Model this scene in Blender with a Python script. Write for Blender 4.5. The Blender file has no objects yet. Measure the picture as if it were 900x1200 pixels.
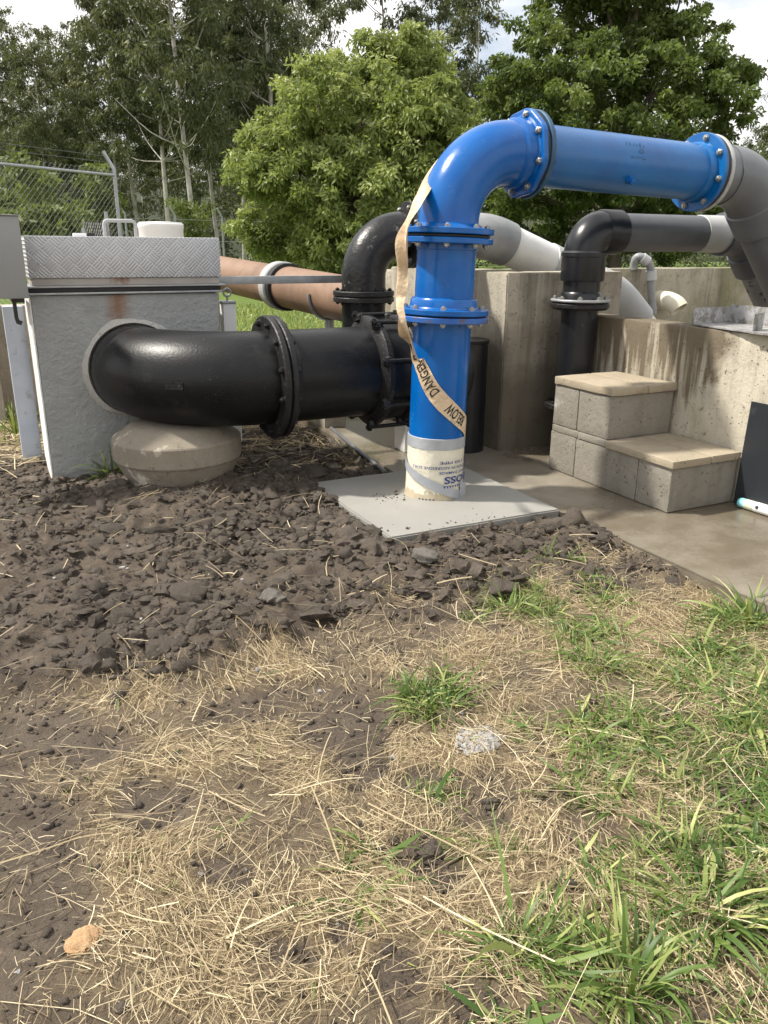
import bpy, bmesh, math, random
import numpy as np
from mathutils import Vector, Matrix
rng = np.random.default_rng(7); random.seed(7)
SC = bpy.context.scene
COL = SC.collection
rad = math.radians

# ------------------------------------------------------------------ camera
H = 1.1; F = 930.0                                    # camera height (m), focal length in photo pixels
_a = np.array([-490, 315, -930.]); _a /= np.linalg.norm(_a)
_b = np.array([1958, 297, -930.]); _b -= _a*(_a@_b); _b /= np.linalg.norm(_b)
RC = np.stack([_b, _a, np.cross(_b, _a)])
CP = np.array([0, 0, H])
cd = bpy.data.cameras.new('camera'); cam = bpy.data.objects.new('camera', cd); COL.objects.link(cam)
cd.sensor_fit = 'VERTICAL'; cd.sensor_height = 24; cd.sensor_width = 18; cd.lens = F/1200*24
cd.clip_start = 0.05; cd.clip_end = 3000
cam.matrix_world = Matrix([[*RC[i], CP[i]] for i in range(3)] + [[0, 0, 0, 1]])
SC.camera = cam
# ------------------------------------------------------------------ light
SUN_AZ = np.array([-0.86, 0.50]); SUN_EL = rad(54)
wd = bpy.data.worlds.new('World'); SC.world = wd; wd.use_nodes = True
nt = wd.node_tree; nt.nodes.clear()
def wn(t, **k):
    n = nt.nodes.new(t)
    for a, v in k.items(): setattr(n, a, v)
    return n
sky = wn('ShaderNodeTexSky', sky_type='NISHITA', sun_disc=False)
sky.sun_elevation = SUN_EL; sky.sun_rotation = math.atan2(SUN_AZ[0], SUN_AZ[1])
sky.air_density = 1.0; sky.dust_density = 2.0
bg1 = wn('ShaderNodeBackground'); bg1.inputs[1].default_value = 0.10
bg2 = wn('ShaderNodeBackground'); bg2.inputs[0].default_value = (1.0, 0.985, 0.97, 1); bg2.inputs[1].default_value = 0.92
tc = wn('ShaderNodeTexCoord'); mp = wn('ShaderNodeMapping'); mp.inputs['Scale'].default_value = (1, 1, 2.6)
nz = wn('ShaderNodeTexNoise'); nz.inputs['Scale'].default_value = 2.6; nz.inputs['Detail'].default_value = 8; nz.inputs['Roughness'].default_value = 0.55
cr = wn('ShaderNodeValToRGB'); cr.color_ramp.elements[0].position = 0.30; cr.color_ramp.elements[1].position = 0.50
mx = wn('ShaderNodeMixShader'); ow = wn('ShaderNodeOutputWorld')
L = nt.links.new
L(tc.outputs['Generated'], mp.inputs[0]); L(mp.outputs[0], nz.inputs['Vector']); L(nz.outputs[0], cr.inputs[0])
L(sky.outputs[0], bg1.inputs[0]); L(cr.outputs[0], mx.inputs[0]); L(bg1.outputs[0], mx.inputs[1]); L(bg2.outputs[0], mx.inputs[2]); L(mx.outputs[0], ow.inputs[0])
sd = bpy.data.lights.new('sun', 'SUN'); sd.energy = 4.3; sd.angle = rad(3.0); sd.color = (1, 0.945, 0.85)
so = bpy.data.objects.new('sun', sd); COL.objects.link(so)
_n = SUN_AZ/np.linalg.norm(SUN_AZ)
tosun = Vector((_n[0]*math.cos(SUN_EL), _n[1]*math.cos(SUN_EL), math.sin(SUN_EL)))
so.rotation_euler = tosun.to_track_quat('Z', 'Y').to_euler(); so.location = (-6, 4, 9)
vs = SC.view_settings; vs.view_transform = 'Standard'; vs.look = 'None'; vs.exposure = 0.60; vs.gamma = 1
SC.render.engine = 'CYCLES'
SC.cycles.use_denoising = True; SC.cycles.max_bounces = 6; SC.cycles.transparent_max_bounces = 6
SC.cycles.use_adaptive_sampling = True; SC.cycles.adaptive_threshold = 0.02

# ------------------------------------------------------------------ pixel <-> place
def ray(x, y): return RC@np.array([x-450, 600-y, -F])
def gnd(x, y, z=0.):
    d = ray(x, y); return CP + d*((z-H)/d[2])
def onx(x, y, X):
    d = ray(x, y); return CP + d*(X/d[0])
def ony(x, y, Y):
    d = ray(x, y); return CP + d*(Y/d[1])
def atD(x, y, D):
    d = ray(x, y); return CP + d*(D/np.hypot(d[0], d[1]))
def proj(P):
    c = (np.asarray(P)-CP)@RC; w = np.maximum(-c[..., 2], 1e-3)
    return 450+F*c[..., 0]/w, 600-F*c[..., 1]/w, -c[..., 2]

# ------------------------------------------------------------------ noise in numpy
def _h(i, j, s):
    n = (i*374761393 + j*668265263 + s*974711) & 0x7fffffff
    n = ((n ^ (n >> 13))*1274126177) & 0x7fffffff
    return ((n ^ (n >> 16)) & 0xffff)/65535.0
def vnoise(x, y, s=0):
    x = np.asarray(x, float); y = np.asarray(y, float)
    i = np.floor(x).astype(np.int64); j = np.floor(y).astype(np.int64)
    u = x-i; v = y-j; u = u*u*(3-2*u); v = v*v*(3-2*v)
    return (_h(i, j, s)*(1-u)+_h(i+1, j, s)*u)*(1-v)+(_h(i, j+1, s)*(1-u)+_h(i+1, j+1, s)*u)*v
def fbm(x, y, s=0, o=4):
    t = 0; a = .5
    for k in range(o):
        t = t+a*vnoise(x, y, s+k*17); x = x*2.03+3.1; y = y*2.03+1.7; a *= .5
    return t/(1-.5**o)
def sstep(a, b, x):
    t = np.clip((np.asarray(x)-a)/(b-a), 0, 1); return t*t*(3-2*t)

# ------------------------------------------------------------------ materials
MATS = {}
class NB:
    def __init__(s, name):
        s.m = bpy.data.materials.new(name); s.m.use_nodes = True; s.t = s.m.node_tree
        s.p = s.t.nodes['Principled BSDF']; s.l = s.t.links.new
        s.co = s.n('ShaderNodeTexCoord').outputs['Object']; MATS[name] = s.m
    def n(s, t, **k):
        o = s.t.nodes.new(t)
        for a, v in k.items(): setattr(o, a, v)
        return o
    def noise(s, scale, detail=5, stretch=None, rough=.55, off=0):
        n = s.n('ShaderNodeTexNoise'); n.inputs['Scale'].default_value = scale; n.inputs['Detail'].default_value = detail; n.inputs['Roughness'].default_value = rough
        if stretch or off:
            m = s.n('ShaderNodeMapping'); m.inputs['Scale'].default_value = stretch or (1, 1, 1); m.inputs['Location'].default_value = (off, off*.7, off*.3)
            s.l(s.co, m.inputs[0]); s.l(m.outputs[0], n.inputs['Vector'])
        else: s.l(s.co, n.inputs['Vector'])
        return n.outputs[0]
    def ramp(s, src, stops):
        r = s.n('ShaderNodeValToRGB'); e = r.color_ramp.elements
        while len(e) < len(stops): e.new(.5)
        for q, (p, c) in zip(e, stops):
            q.position = p; q.color = (c, c, c, 1) if isinstance(c, (int, float)) else (*c, 1)
        s.l(src, r.inputs[0]); return r.outputs[0]
    def mix(s, f, a, b, blend='MIX'):
        m = s.n('ShaderNodeMix', data_type='RGBA', blend_type=blend)
        for i, v in ((0, f), (6, a), (7, b)):
            if isinstance(v, (int, float)): m.inputs[i].default_value = v
            elif isinstance(v, tuple): m.inputs[i].default_value = (*v, 1)
            else: s.l(v, m.inputs[i])
        return m.outputs[2]
    def math(s, op, a, b=0., clamp=False):
        m = s.n('ShaderNodeMath', operation=op); m.use_clamp = clamp
        for i, v in ((0, a), (1, b)):
            if isinstance(v, (int, float)): m.inputs[i].default_value = v
            else: s.l(v, m.inputs[i])
        return m.outputs[0]
    def xyz(s):
        q = s.n('ShaderNodeSeparateXYZ'); s.l(s.co, q.inputs[0]); return q.outputs
    def attr(s, name):
        return s.n('ShaderNodeAttribute', attribute_name=name).outputs['Fac']
    def bump(s, src, dist, strength=1.0, chain=None):
        b = s.n('ShaderNodeBump'); b.inputs['Distance'].default_value = dist; b.inputs['Strength'].default_value = strength
        s.l(src, b.inputs['Height'])
        if chain is not None: s.l(chain, b.inputs['Normal'])
        return b.outputs[0]
    def done(s, col, rough=.6, normal=None, metal=0., spec=.5, coat=0.):
        for k, v in (('Base Color', col), ('Roughness', rough), ('Metallic', metal)):
            if isinstance(v, (int, float)): s.p.inputs[k].default_value = v
            elif isinstance(v, tuple): s.p.inputs[k].default_value = (*v, 1)
            else: s.l(v, s.p.inputs[k])
        s.p.inputs['Specular IOR Level'].default_value = spec
        s.p.inputs['Coat Weight'].default_value = coat; s.p.inputs['Coat Roughness'].default_value = .12
        if normal is not None: s.l(normal, s.p.inputs['Normal'])
        return s.m

def paint(name, c1, c2, rough, scale=6, bumpd=.0006, bs=60, dust=None, dscale=9, dthr=(.6, .72), metal=0, spec=.5, coat=0, dust2=None):
    b = NB(name); c = b.ramp(b.noise(scale, 7), [(.32, c1), (.68, c2)])
    r = rough
    if dust:
        k = b.ramp(b.noise(dscale, 9, rough=.68, off=4.3), [(dthr[0], 0.), (dthr[1], 1.)])
        c = b.mix(k, c, dust); r = b.math('ADD', b.math('MULTIPLY', k, .3), rough, True)
    if dust2:
        k2 = b.ramp(b.noise(90, 4, off=2.2), [(.66, 0.), (.74, 1.)]); c = b.mix(k2, c, dust2)
    n = b.bump(b.noise(bs, 5), bumpd) if bumpd else None
    return b.done(c, r, n, metal, spec, coat)

blue = paint('blue_paint', (.0003, .080, .315), (.0004, .108, .385), .24, dust=(.03, .12, .29), dthr=(.60, .85), bumpd=.0012, bs=14, spec=.42, dust2=(.02, .10, .30))
blue_dull = paint('blue_paint_weathered', (.0004, .080, .275), (.0008, .118, .35), .33, dust=(.03, .10, .24), dscale=5, dthr=(.58, .85), bumpd=.0008, bs=30, dust2=(.03, .06, .12))
blue_rust = paint('blue_paint_rusty', (.012, .09, .36), (.02, .12, .42), .4, dust=(.12, .07, .035), dscale=16, dthr=(.52, .66), bs=80)
teal = paint('teal_flange_paint', (.012, .05, .10), (.018, .085, .18), .45, dust=(.08, .11, .12), dscale=14)
black = paint('black_bitumen', (.005, .0053, .006), (.011, .0115, .0125), .37, scale=4, bumpd=.0009, bs=80, dust=(.026, .025, .025), dscale=6, dthr=(.56, .8), dust2=(.05, .048, .045), spec=.26)
black_old = paint('black_bitumen_worn', (.006, .0064, .007), (.012, .0125, .0135), .34, scale=5, bumpd=.003, bs=40, spec=.4, dust=(.22, .22, .21), dscale=7, dthr=(.63, .70), dust2=(.06, .06, .06))
black_flange = paint('black_flange_paint', (.006, .006, .0068), (.016, .0155, .015), .45, spec=.35, bumpd=.003, bs=60, dust=(.09, .085, .08), dscale=22, dthr=(.6, .72), dust2=(.12, .11, .10))
black_plastic = paint('black_plastic', (.008, .009, .011), (.014, .015, .018), .3, spec=.4, bumpd=.0003, dust=(.07, .07, .075), dscale=18, dthr=(.64, .78))
pvc_dark = paint('dark_grey_pvc', (.066, .072, .082), (.095, .102, .114), .42, bumpd=.0004, dust=(.16, .16, .155), dscale=13, dthr=(.62, .82), dust2=(.11, .11, .11))
pvc_elbow = paint('slate_grey_pvc', (.105, .113, .125), (.14, .149, .162), .42, bumpd=.0004, dust=(.2, .2, .2), dscale=11, dthr=(.6, .85), dust2=(.08, .08, .085))
pvc_grey = paint('grey_pvc', (.105, .112, .12), (.135, .142, .15), .38, bumpd=.0003, dust=(.24, .24, .23), dscale=7, dthr=(.55, .85))
pvc_spot = paint('spotted_grey_pvc', (.12, .125, .135), (.2, .205, .21), .4, dust=(.02, .02, .022), dscale=24, dthr=(.56, .60))
pvc_mid = paint('mid_grey_pvc', (.2, .21, .215), (.25, .255, .26), .42, bumpd=.0003, dust=(.35, .35, .34), dscale=5, dthr=(.5, .85))
pvc_lgrey = paint('light_grey_pvc', (.36, .365, .36), (.44, .445, .44), .5, bumpd=.0003, dust=(.25, .25, .23), dscale=12)
pvc_white = paint('white_pvc', (.66, .66, .64), (.76, .76, .74), .38, bumpd=.0003, dust=(.45, .44, .40), dscale=6, dthr=(.6, .85))
pvc_cream = paint('cream_pvc', (.60, .55, .42), (.68, .64, .52), .42, bumpd=.0003, dust=(.3, .27, .2), dscale=9)
white_plastic = paint('white_plastic', (.72, .73, .72), (.80, .80, .79), .45, dust=(.42, .44, .36), dscale=6, dthr=(.62, .85))
brown = paint('brown_pipe_paint', (.19, .112, .070), (.25, .152, .098), .6, scale=5, bumpd=.001, bs=25, dust=(.15, .10, .075), dscale=5, dthr=(.5, .75), dust2=(.12, .085, .06))
steel = paint('bolt_steel', (.30, .30, .29), (.42, .41, .39), .42, scale=60, metal=.85, dust=(.16, .10, .06), dscale=70, dthr=(.62, .72))
galv = paint('galvanised_steel', (.30, .31, .315), (.40, .41, .415), .48, scale=18, metal=.55, bumpd=.0004, bs=30, dust=(.2, .2, .19), dscale=9)
fence_wire = paint('fence_wire', (.13, .135, .14), (.2, .205, .21), .5, metal=.5, bumpd=0)
galv_post = paint('galvanised_fence_tube', (.30, .32, .34), (.40, .42, .44), .45, scale=9, metal=.4)
cabinet = paint('grey_cabinet_paint', (.21, .215, .21), (.25, .255, .25), .35, scale=3, bumpd=.0004, dust=(.27, .27, .26), dscale=3, dthr=(.5, .95))
bluegrey = paint('blue_grey_post_paint', (.34, .38, .45), (.42, .45, .51), .55, scale=8, dust=(.26, .27, .28), dscale=15)
rubber = paint('gasket_rubber', (.011, .011, .012), (.02, .02, .02), .6)
cream_wrap = None
silver = paint('silver_tape', (.34, .36, .39), (.43, .45, .48), .36, scale=12, bumpd=.002, bs=40, metal=.2)
tape_m = paint('cream_warning_tape', (.50, .37, .23), (.68, .54, .37), .45, scale=9, bumpd=.01, bs=22, dust=(.22, .15, .09), dscale=9, dthr=(.52, .70))
ink = paint('black_ink', (.015, .014, .013), (.03, .028, .025), .6, bumpd=0)
blue_ink = paint('blue_ink', (.02, .04, .17), (.035, .06, .22), .6, bumpd=0)
panel_m = paint('black_sheet', (.011, .014, .018), (.018, .021, .026), .5, scale=4, dust=(.06, .06, .06), dscale=12, dthr=(.62, .8))
cyan_m = paint('cyan_tube_paint', (.20, .55, .62), (.3, .63, .68), .45, dust=(.5, .55, .45))
wood_d = paint('hook_iron', (.03, .03, .03), (.05, .05, .05), .5)

def concrete(name, c1, c2, c3=None, streak=0., pit=.5, rough=.85, bumpd=.004, stain=None, stain_s=(3, (1, 1, .25)), stthr=(.5, .68), scale=2.5, extra=None, wet=False, grain=220):
    b = NB(name)
    c = b.ramp(b.noise(scale, 8, rough=.62), [(.3, c1), (.7, c2)])
    g = b.noise(grain, 3); c = b.mix(.24, c, b.ramp(g, [(.3, .12), (.7, .6)]), 'OVERLAY')
    k = None; r = rough
    if stain:
        k = b.ramp(b.noise(stain_s[0], 8, stain_s[1], .65, 9.1), [(stthr[0], 0.), (stthr[1], 1.)]); c = b.mix(k, c, stain)
        if wet: r = b.ramp(k, [(0., rough), (1., rough-.3)])
    if c3:
        k3 = b.ramp(b.noise(14, 8, rough=.7, off=5.5), [(.56, 0.), (.72, 1.)]); c = b.mix(k3, c, c3)
    if streak:
        sk = b.ramp(b.noise(13, 6, (1, 1, .055), .65, 6.6), [(.47, 0.), (.66, 1.)]); sk2 = b.ramp(b.noise(2.4, 5, off=1.3), [(.38, 0.), (.62, 1.)])
        c = b.mix(b.math('MULTIPLY', b.math('MULTIPLY', sk, sk2), streak), c, tuple(x*.36 for x in c1))
        blot = b.ramp(b.noise(6, 9, rough=.72, off=7.7), [(.52, 0.), (.68, 1.)]); c = b.mix(b.math('MULTIPLY', blot, streak*.6), c, tuple(x*.5 for x in c1))
    n = b.bump(b.noise(45, 8, rough=.65), bumpd)
    if pit:
        v = b.n('ShaderNodeTexVoronoi'); v.inputs['Scale'].default_value = 46; v.inputs['Randomness'].default_value = 1
        b.l(b.co, v.inputs['Vector'])
        h = b.ramp(v.outputs['Distance'], [(.10, 0.), (.2, 1.)])
        sel = b.ramp(b.noise(9, 2, off=2), [(.56-.12*pit, 1.), (.62-.12*pit, 0.)])
        h = b.math('MAXIMUM', h, sel)
        c = b.mix(b.math('ADD', b.math('MULTIPLY', h, .62), .38), tuple(x*.3 for x in c1), c); n = b.bump(h, .005, 1, n)
    if extra: c, n = extra(b, c, n)
    return b.done(c, r, n, spec=.35)

def tank_extra(b, c, n):
    x, y, z = b.xyz()[:3]
    w = b.ramp(b.math('ADD', b.math('MULTIPLY', z, 1.0), b.math('MULTIPLY', b.noise(5, 7, (1, 1, .5)), .55)), [(.66, 1.), (1.02, 0.)])
    return b.mix(b.math('MULTIPLY', w, .85), c, (.095, .078, .054)), n
tank_m = concrete('tank_concrete', (.36, .325, .26), (.52, .475, .39), (.22, .19, .14), streak=0.75, pit=.9, stain=(.24, .21, .165), stthr=(.52, .72), extra=tank_extra)
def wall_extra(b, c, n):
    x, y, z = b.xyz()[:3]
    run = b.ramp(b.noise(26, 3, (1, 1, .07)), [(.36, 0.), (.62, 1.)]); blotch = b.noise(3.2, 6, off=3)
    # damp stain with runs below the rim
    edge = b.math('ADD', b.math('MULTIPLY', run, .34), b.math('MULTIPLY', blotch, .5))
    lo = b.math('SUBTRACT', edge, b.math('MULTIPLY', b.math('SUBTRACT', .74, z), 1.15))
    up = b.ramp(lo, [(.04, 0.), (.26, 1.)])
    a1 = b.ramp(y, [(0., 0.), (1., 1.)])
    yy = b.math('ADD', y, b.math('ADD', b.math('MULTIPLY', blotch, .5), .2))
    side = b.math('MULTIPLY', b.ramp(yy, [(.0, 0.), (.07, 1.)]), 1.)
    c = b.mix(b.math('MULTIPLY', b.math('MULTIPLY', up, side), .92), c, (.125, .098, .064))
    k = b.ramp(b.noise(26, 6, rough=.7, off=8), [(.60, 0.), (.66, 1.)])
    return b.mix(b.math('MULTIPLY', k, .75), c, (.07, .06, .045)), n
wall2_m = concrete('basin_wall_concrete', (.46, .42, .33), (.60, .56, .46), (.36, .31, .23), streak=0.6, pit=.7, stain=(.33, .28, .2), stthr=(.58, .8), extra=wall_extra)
moss_m = concrete('mossy_concrete', (.34, .31, .24), (.44, .40, .32), (.13, .135, .07), streak=0.8, pit=.4, stain=(.17, .165, .09), stthr=(.45, .62), stain_s=(1.6, (1, 1, .6)))
path_m = concrete('wet_path_concrete', (.225, .20, .16), (.285, .255, .21), None, pit=0, rough=.48, bumpd=.0015, stain=(.135, .112, .080), stain_s=(1.1, (1, 1, 1)), stthr=(.36, .56), wet=True)
pad_m = concrete('fresh_pad_concrete', (.27, .265, .243), (.33, .322, .297), None, pit=0, rough=.6, bumpd=.0012, stain=(.25, .245, .225), stain_s=(1.8, (1, 1, 1)), stthr=(.45, .7))
block_m = concrete('block_concrete', (.235, .215, .178), (.295, .27, .228), (.18, .165, .135), streak=0.35, pit=.3, bumpd=.005, scale=6, stain=(.44, .42, .38), stain_s=(5, (1, 1, 1)), stthr=(.64, .74), grain=320)
paver_m = concrete('paver_concrete', (.335, .28, .20), (.41, .35, .26), (.25, .205, .145), pit=.15, bumpd=.003, scale=5, stain=(.30, .26, .19), stain_s=(2.2, (1, 1, 1)), stthr=(.52, .7), grain=320)
ped_m = concrete('pedestal_concrete', (.235, .205, .16), (.30, .265, .21), (.185, .16, .125), streak=0.3, pit=.1, bumpd=.002, stain=(.62, .57, .48), stain_s=(3, (1, 1, 1)), stthr=(.60, .66))
low_m = concrete('old_wall_concrete', (.36, .32, .26), (.48, .43, .36), (.2, .17, .13), streak=0.6, pit=.4)
mortar_m = concrete('mortar', (.42, .41, .38), (.54, .53, .49), None, pit=.6, bumpd=.01)
cement_m = concrete('cement_crumb', (.27, .265, .26), (.36, .355, .35), None, pit=.2, bumpd=.006)
stone_m = concrete('orange_stone', (.40, .24, .12), (.52, .35, .2), (.30, .2, .12), pit=.5, bumpd=.012, scale=20)
def box_extra(b, c, n):
    x, y, z = b.xyz()[:3]
    # rust run under the lid hinge
    d = b.math('ABSOLUTE', b.math('SUBTRACT', b.math('ADD', x, b.math('MULTIPLY', b.noise(16, 4, (1, 1, .3)), .05)), .415))
    s = b.ramp(d, [(.006, 1.), (.07, 0.)])
    v = b.ramp(z, [(.66, 0.), (.80, 1.)])
    c = b.mix(b.math('MULTIPLY', b.math('MULTIPLY', s, v), .8), c, (.20, .085, .03))
    n = b.bump(b.noise(11, 7, (1, 1, 1.6), .6, 3), .010, 1, n)
    n = b.bump(b.noise(38, 5, (1, 1, 1), .6, 1), .006, 1, n)
    return c, n
box_m = concrete('rendered_box_paint', (.30, .31, .305), (.36, .37, .36), None, pit=0, rough=.62, bumpd=.006, stain=(.26, .265, .26), stain_s=(2.5, (1, 1, 1)), extra=box_extra)
boxside_m = concrete('white_box_edge_paint', (.70, .70, .68), (.78, .78, .76), (.55, .55, .52), pit=0, bumpd=.006)

def checker_plate():
    b = NB('checker_plate'); x, y, z = b.xyz()[:3]
    g = 1/.072
    u = b.math('MULTIPLY', b.math('ADD', x, z), g); v = b.math('MULTIPLY', b.math('SUBTRACT', x, z), g)
    par = b.math('MODULO', b.math('ADD', b.math('ADD', b.math('FLOOR', u), b.math('FLOOR', v)), 100.), 2.)
    def bars(p, q):
        s = b.math('ABSOLUTE', b.math('SUBTRACT', b.math('FRACT', b.math('MULTIPLY', p, 4.)), .5))
        e = b.math('ABSOLUTE', b.math('SUBTRACT', b.math('FRACT', q), .5))
        return b.math('MULTIPLY', b.ramp(s, [(.12, 1.), (.30, 0.)]), b.ramp(e, [(.36, 1.), (.47, 0.)]))
    h = b.math('ADD', b.math('MULTIPLY', bars(u, v), par), b.math('MULTIPLY', bars(v, u), b.math('SUBTRACT', 1., par)))
    c = b.ramp(b.noise(7, 6), [(.3, (.46, .465, .475)), (.7, (.55, .555, .565))])
    c = b.mix(b.math('MULTIPLY', h, .35), c, (.70, .71, .72))
    return b.done(c, .42, b.bump(h, .0035, 1.), .3)
plate_m = checker_plate()

def wrap_mat():
    b = NB('cream_wrap_plastic'); x, y, z = b.xyz()[:3]
    c = b.ramp(b.noise(7, 5), [(.3, (.66, .62, .50)), (.7, (.74, .70, .58))])
    low = b.ramp(b.math('ADD', z, b.math('MULTIPLY', b.noise(22, 6), -.09)), [(-.058, .8), (-.034, 0.)])
    c = b.mix(low, c, (.40, .33, .21))
    n = b.bump(b.noise(9, 4, (1, 1, .5)), .012); n = b.bump(b.noise(40, 3), .002, 1, n)
    return b.done(c, .42, n)
cream_wrap = wrap_mat()

def soil_mat(name, dark, light, per=False):
    b = NB(name); c = b.ramp(b.noise(9, 9, rough=.65), [(.3, dark), (.72, light)])
    if per: c = b.mix(b.attr('tint'), c, b.mix(.5, c, tuple(x*.4 for x in dark))); c = b.mix(b.ramp(b.noise(1.7, 5, off=6), [(.42, 0.), (.62, .55)]), c, tuple(x*.75 for x in dark))
    c = b.mix(.35, c, b.ramp(b.noise(170, 4), [(.3, .1), (.75, .62)]), 'OVERLAY')
    n = b.bump(b.noise(75, 8, rough=.75), .011); n = b.bump(b.noise(300, 3), .0015, 1, n)
    return b.done(c, .72, n, spec=.4)
clod_m = soil_mat('clod_soil', (.098, .078, .060), (.20, .163, .128), True)
clod_grey = soil_mat('grey_clay_clod', (.17, .155, .135), (.24, .22, .195))

def ground_mat():
    b = NB('ground_soil_straw_grass')
    n1 = b.noise(11, 9, rough=.68)
    soil = b.ramp(n1, [(.28, (.068, .054, .042)), (.72, (.165, .133, .104))])
    dry = b.ramp(b.noise(22, 8, rough=.7, off=3), [(.3, (.12, .088, .058)), (.7, (.27, .20, .12))])
    fib = b.ramp(b.noise(60, 5, (1, .16, 1), .7), [(.42, 0.), (.66, 1.)])
    fib2 = b.ramp(b.noise(60, 5, (.16, 1, 1), .7, 2), [(.44, 0.), (.68, 1.)])
    dry = b.mix(b.math('MULTIPLY', b.math('MAXIMUM', fib, fib2), .75), dry, (.38, .30, .175))
    grn = b.ramp(b.noise(3.5, 9, rough=.7), [(.3, (.07, .125, .022)), (.7, (.16, .22, .055))])
    c = b.mix(b.attr('straw'), soil, dry); c = b.mix(b.attr('green'), c, grn)
    c = b.mix(.3, c, b.ramp(b.noise(190, 4), [(.3, .1), (.75, .62)]), 'OVERLAY')
    n = b.bump(b.noise(45, 9, rough=.75), .014); n = b.bump(b.noise(260, 3), .002, 1, n)
    return b.done(c, .92, n, spec=.2)
ground_m = ground_mat()

def leaf_mat(name, c1, c2, c3, trans=.35, rough=.5):
    b = NB(name); c = b.ramp(b.attr('tint'), [(0., c1), (.55, c2), (1., c3)])
    b.done(c, rough, spec=.3)
    tr = b.n('ShaderNodeBsdfTranslucent'); b.l(b.mix(.5, c, (c3[0]*1.2, c3[1]*1.3, c3[2]*.6)), tr.inputs[0])
    mxs = b.n('ShaderNodeMixShader'); mxs.inputs[0].default_value = trans
    o = [n for n in b.t.nodes if n.type == 'OUTPUT_MATERIAL'][0]
    b.l(b.p.outputs[0], mxs.inputs[1]); b.l(tr.outputs[0], mxs.inputs[2]); b.l(mxs.outputs[0], o.inputs[0])
    return b.m
leafL = leaf_mat('bright_leaf', (.07, .105, .026), (.185, .23, .075), (.46, .50, .21))
leafR = leaf_mat('mid_leaf', (.04, .066, .017), (.095, .138, .036), (.25, .30, .10))
leafE = leaf_mat('gum_leaf', (.045, .058, .028), (.088, .105, .05), (.17, .18, .085), .3)
leafY = leaf_mat('sapling_leaf', (.08, .11, .03), (.13, .165, .045), (.2, .235, .08), .35)
bladeG = leaf_mat('grass_blade', (.045, .095, .022), (.12, .19, .045), (.42, .44, .17), .28, .45)
strawM = leaf_mat('dry_straw', (.17, .125, .078), (.39, .312, .19), (.66, .565, .38), .12, .6)
bark = paint('pale_bark', (.36, .34, .31), (.54, .51, .47), .8, scale=3, dust=(.16, .13, .10), dscale=4, dthr=(.5, .7), bumpd=.01, bs=10)
barkd = paint('dark_bark', (.07, .055, .04), (.12, .095, .07), .85, scale=6, bumpd=.02, bs=14)

# ------------------------------------------------------------------ objects
def thing(name, label, cat, loc=(0, 0, 0), group=None):
    o = bpy.data.objects.new(name, None); COL.objects.link(o); o.location = loc; o.empty_display_size = .1
    return tag(o, label, cat, group)
def tag(o, label=None, cat=None, group=None, kind=None):
    for k, v in (('label', label), ('category', cat), ('group', group), ('kind', kind)):
        if v: o[k] = v
    return o
def rootloc(p):
    while p.parent: p = p.parent
    return np.array(p.location)
def mesh_np(name, V, Fq, smooth=None):
    V = np.asarray(V, np.float32); me = bpy.data.meshes.new(name)
    if isinstance(Fq, np.ndarray):
        k = Fq.shape[1]; me.vertices.add(len(V)); me.vertices.foreach_set('co', V.ravel())
        me.loops.add(Fq.size); me.loops.foreach_set('vertex_index', Fq.astype(np.int32).ravel())
        me.polygons.add(len(Fq)); me.polygons.foreach_set('loop_start', np.arange(0, Fq.size, k, dtype=np.int32))
        me.update(calc_edges=True)
    else:
        me.from_pydata(V.tolist(), [], [list(map(int, f)) for f in Fq]); me.update()
    if smooth is not None:
        me.shade_smooth()
        if smooth < 179: me.set_sharp_from_angle(angle=rad(smooth))
    return me
def obj(name, geo, m, parent=None, loc=None, smooth=32):
    """geo = (verts in world metres, faces); linked as one mesh under parent (or at loc)"""
    V, Fc = geo; base = rootloc(parent) if parent is not None else np.array(loc if loc is not None else (0, 0, 0))
    me = mesh_np(name, np.asarray(V, float)-base, Fc, smooth); me.materials.append(m)
    o = bpy.data.objects.new(name, me); COL.objects.link(o)
    if parent is not None: o.parent = parent
    elif loc is not None: o.location = loc
    return o
def inst(name, me, M, parent):
    o = bpy.data.objects.new(name, me); COL.objects.link(o); o.parent = parent
    M = Matrix.Translation(Vector(-rootloc(parent)))@M; o.matrix_local = M
    return o
def join(*gs):
    V = []; Fs = []; n = 0
    for v, f in gs:
        V.append(np.asarray(v, float)); Fs += [[i+n for i in q] for q in (f.tolist() if isinstance(f, np.ndarray) else f)]; n += len(v)
    return np.vstack(V), Fs
def bm_geo(bm):
    bm.verts.index_update(); r = (np.array([v.co[:] for v in bm.verts]), [[v.index for v in f.verts] for f in bm.faces]); bm.free(); return r
def box(x0, x1, y0, y1, z0, z1, bev=0.004, seg=2, warp=0.):
    bm = bmesh.new(); bmesh.ops.create_cube(bm, size=1)
    for v in bm.verts:
        v.co = Vector(((x0+x1)/2+v.co.x*(x1-x0), (y0+y1)/2+v.co.y*(y1-y0), (z0+z1)/2+v.co.z*(z1-z0)))
        if warp: v.co += Vector([random.uniform(-warp, warp) for _ in range(3)])
    if bev: bmesh.ops.bevel(bm, geom=bm.edges[:], offset=bev, segments=seg, affect='EDGES', profile=.6)
    return bm_geo(bm)
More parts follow.
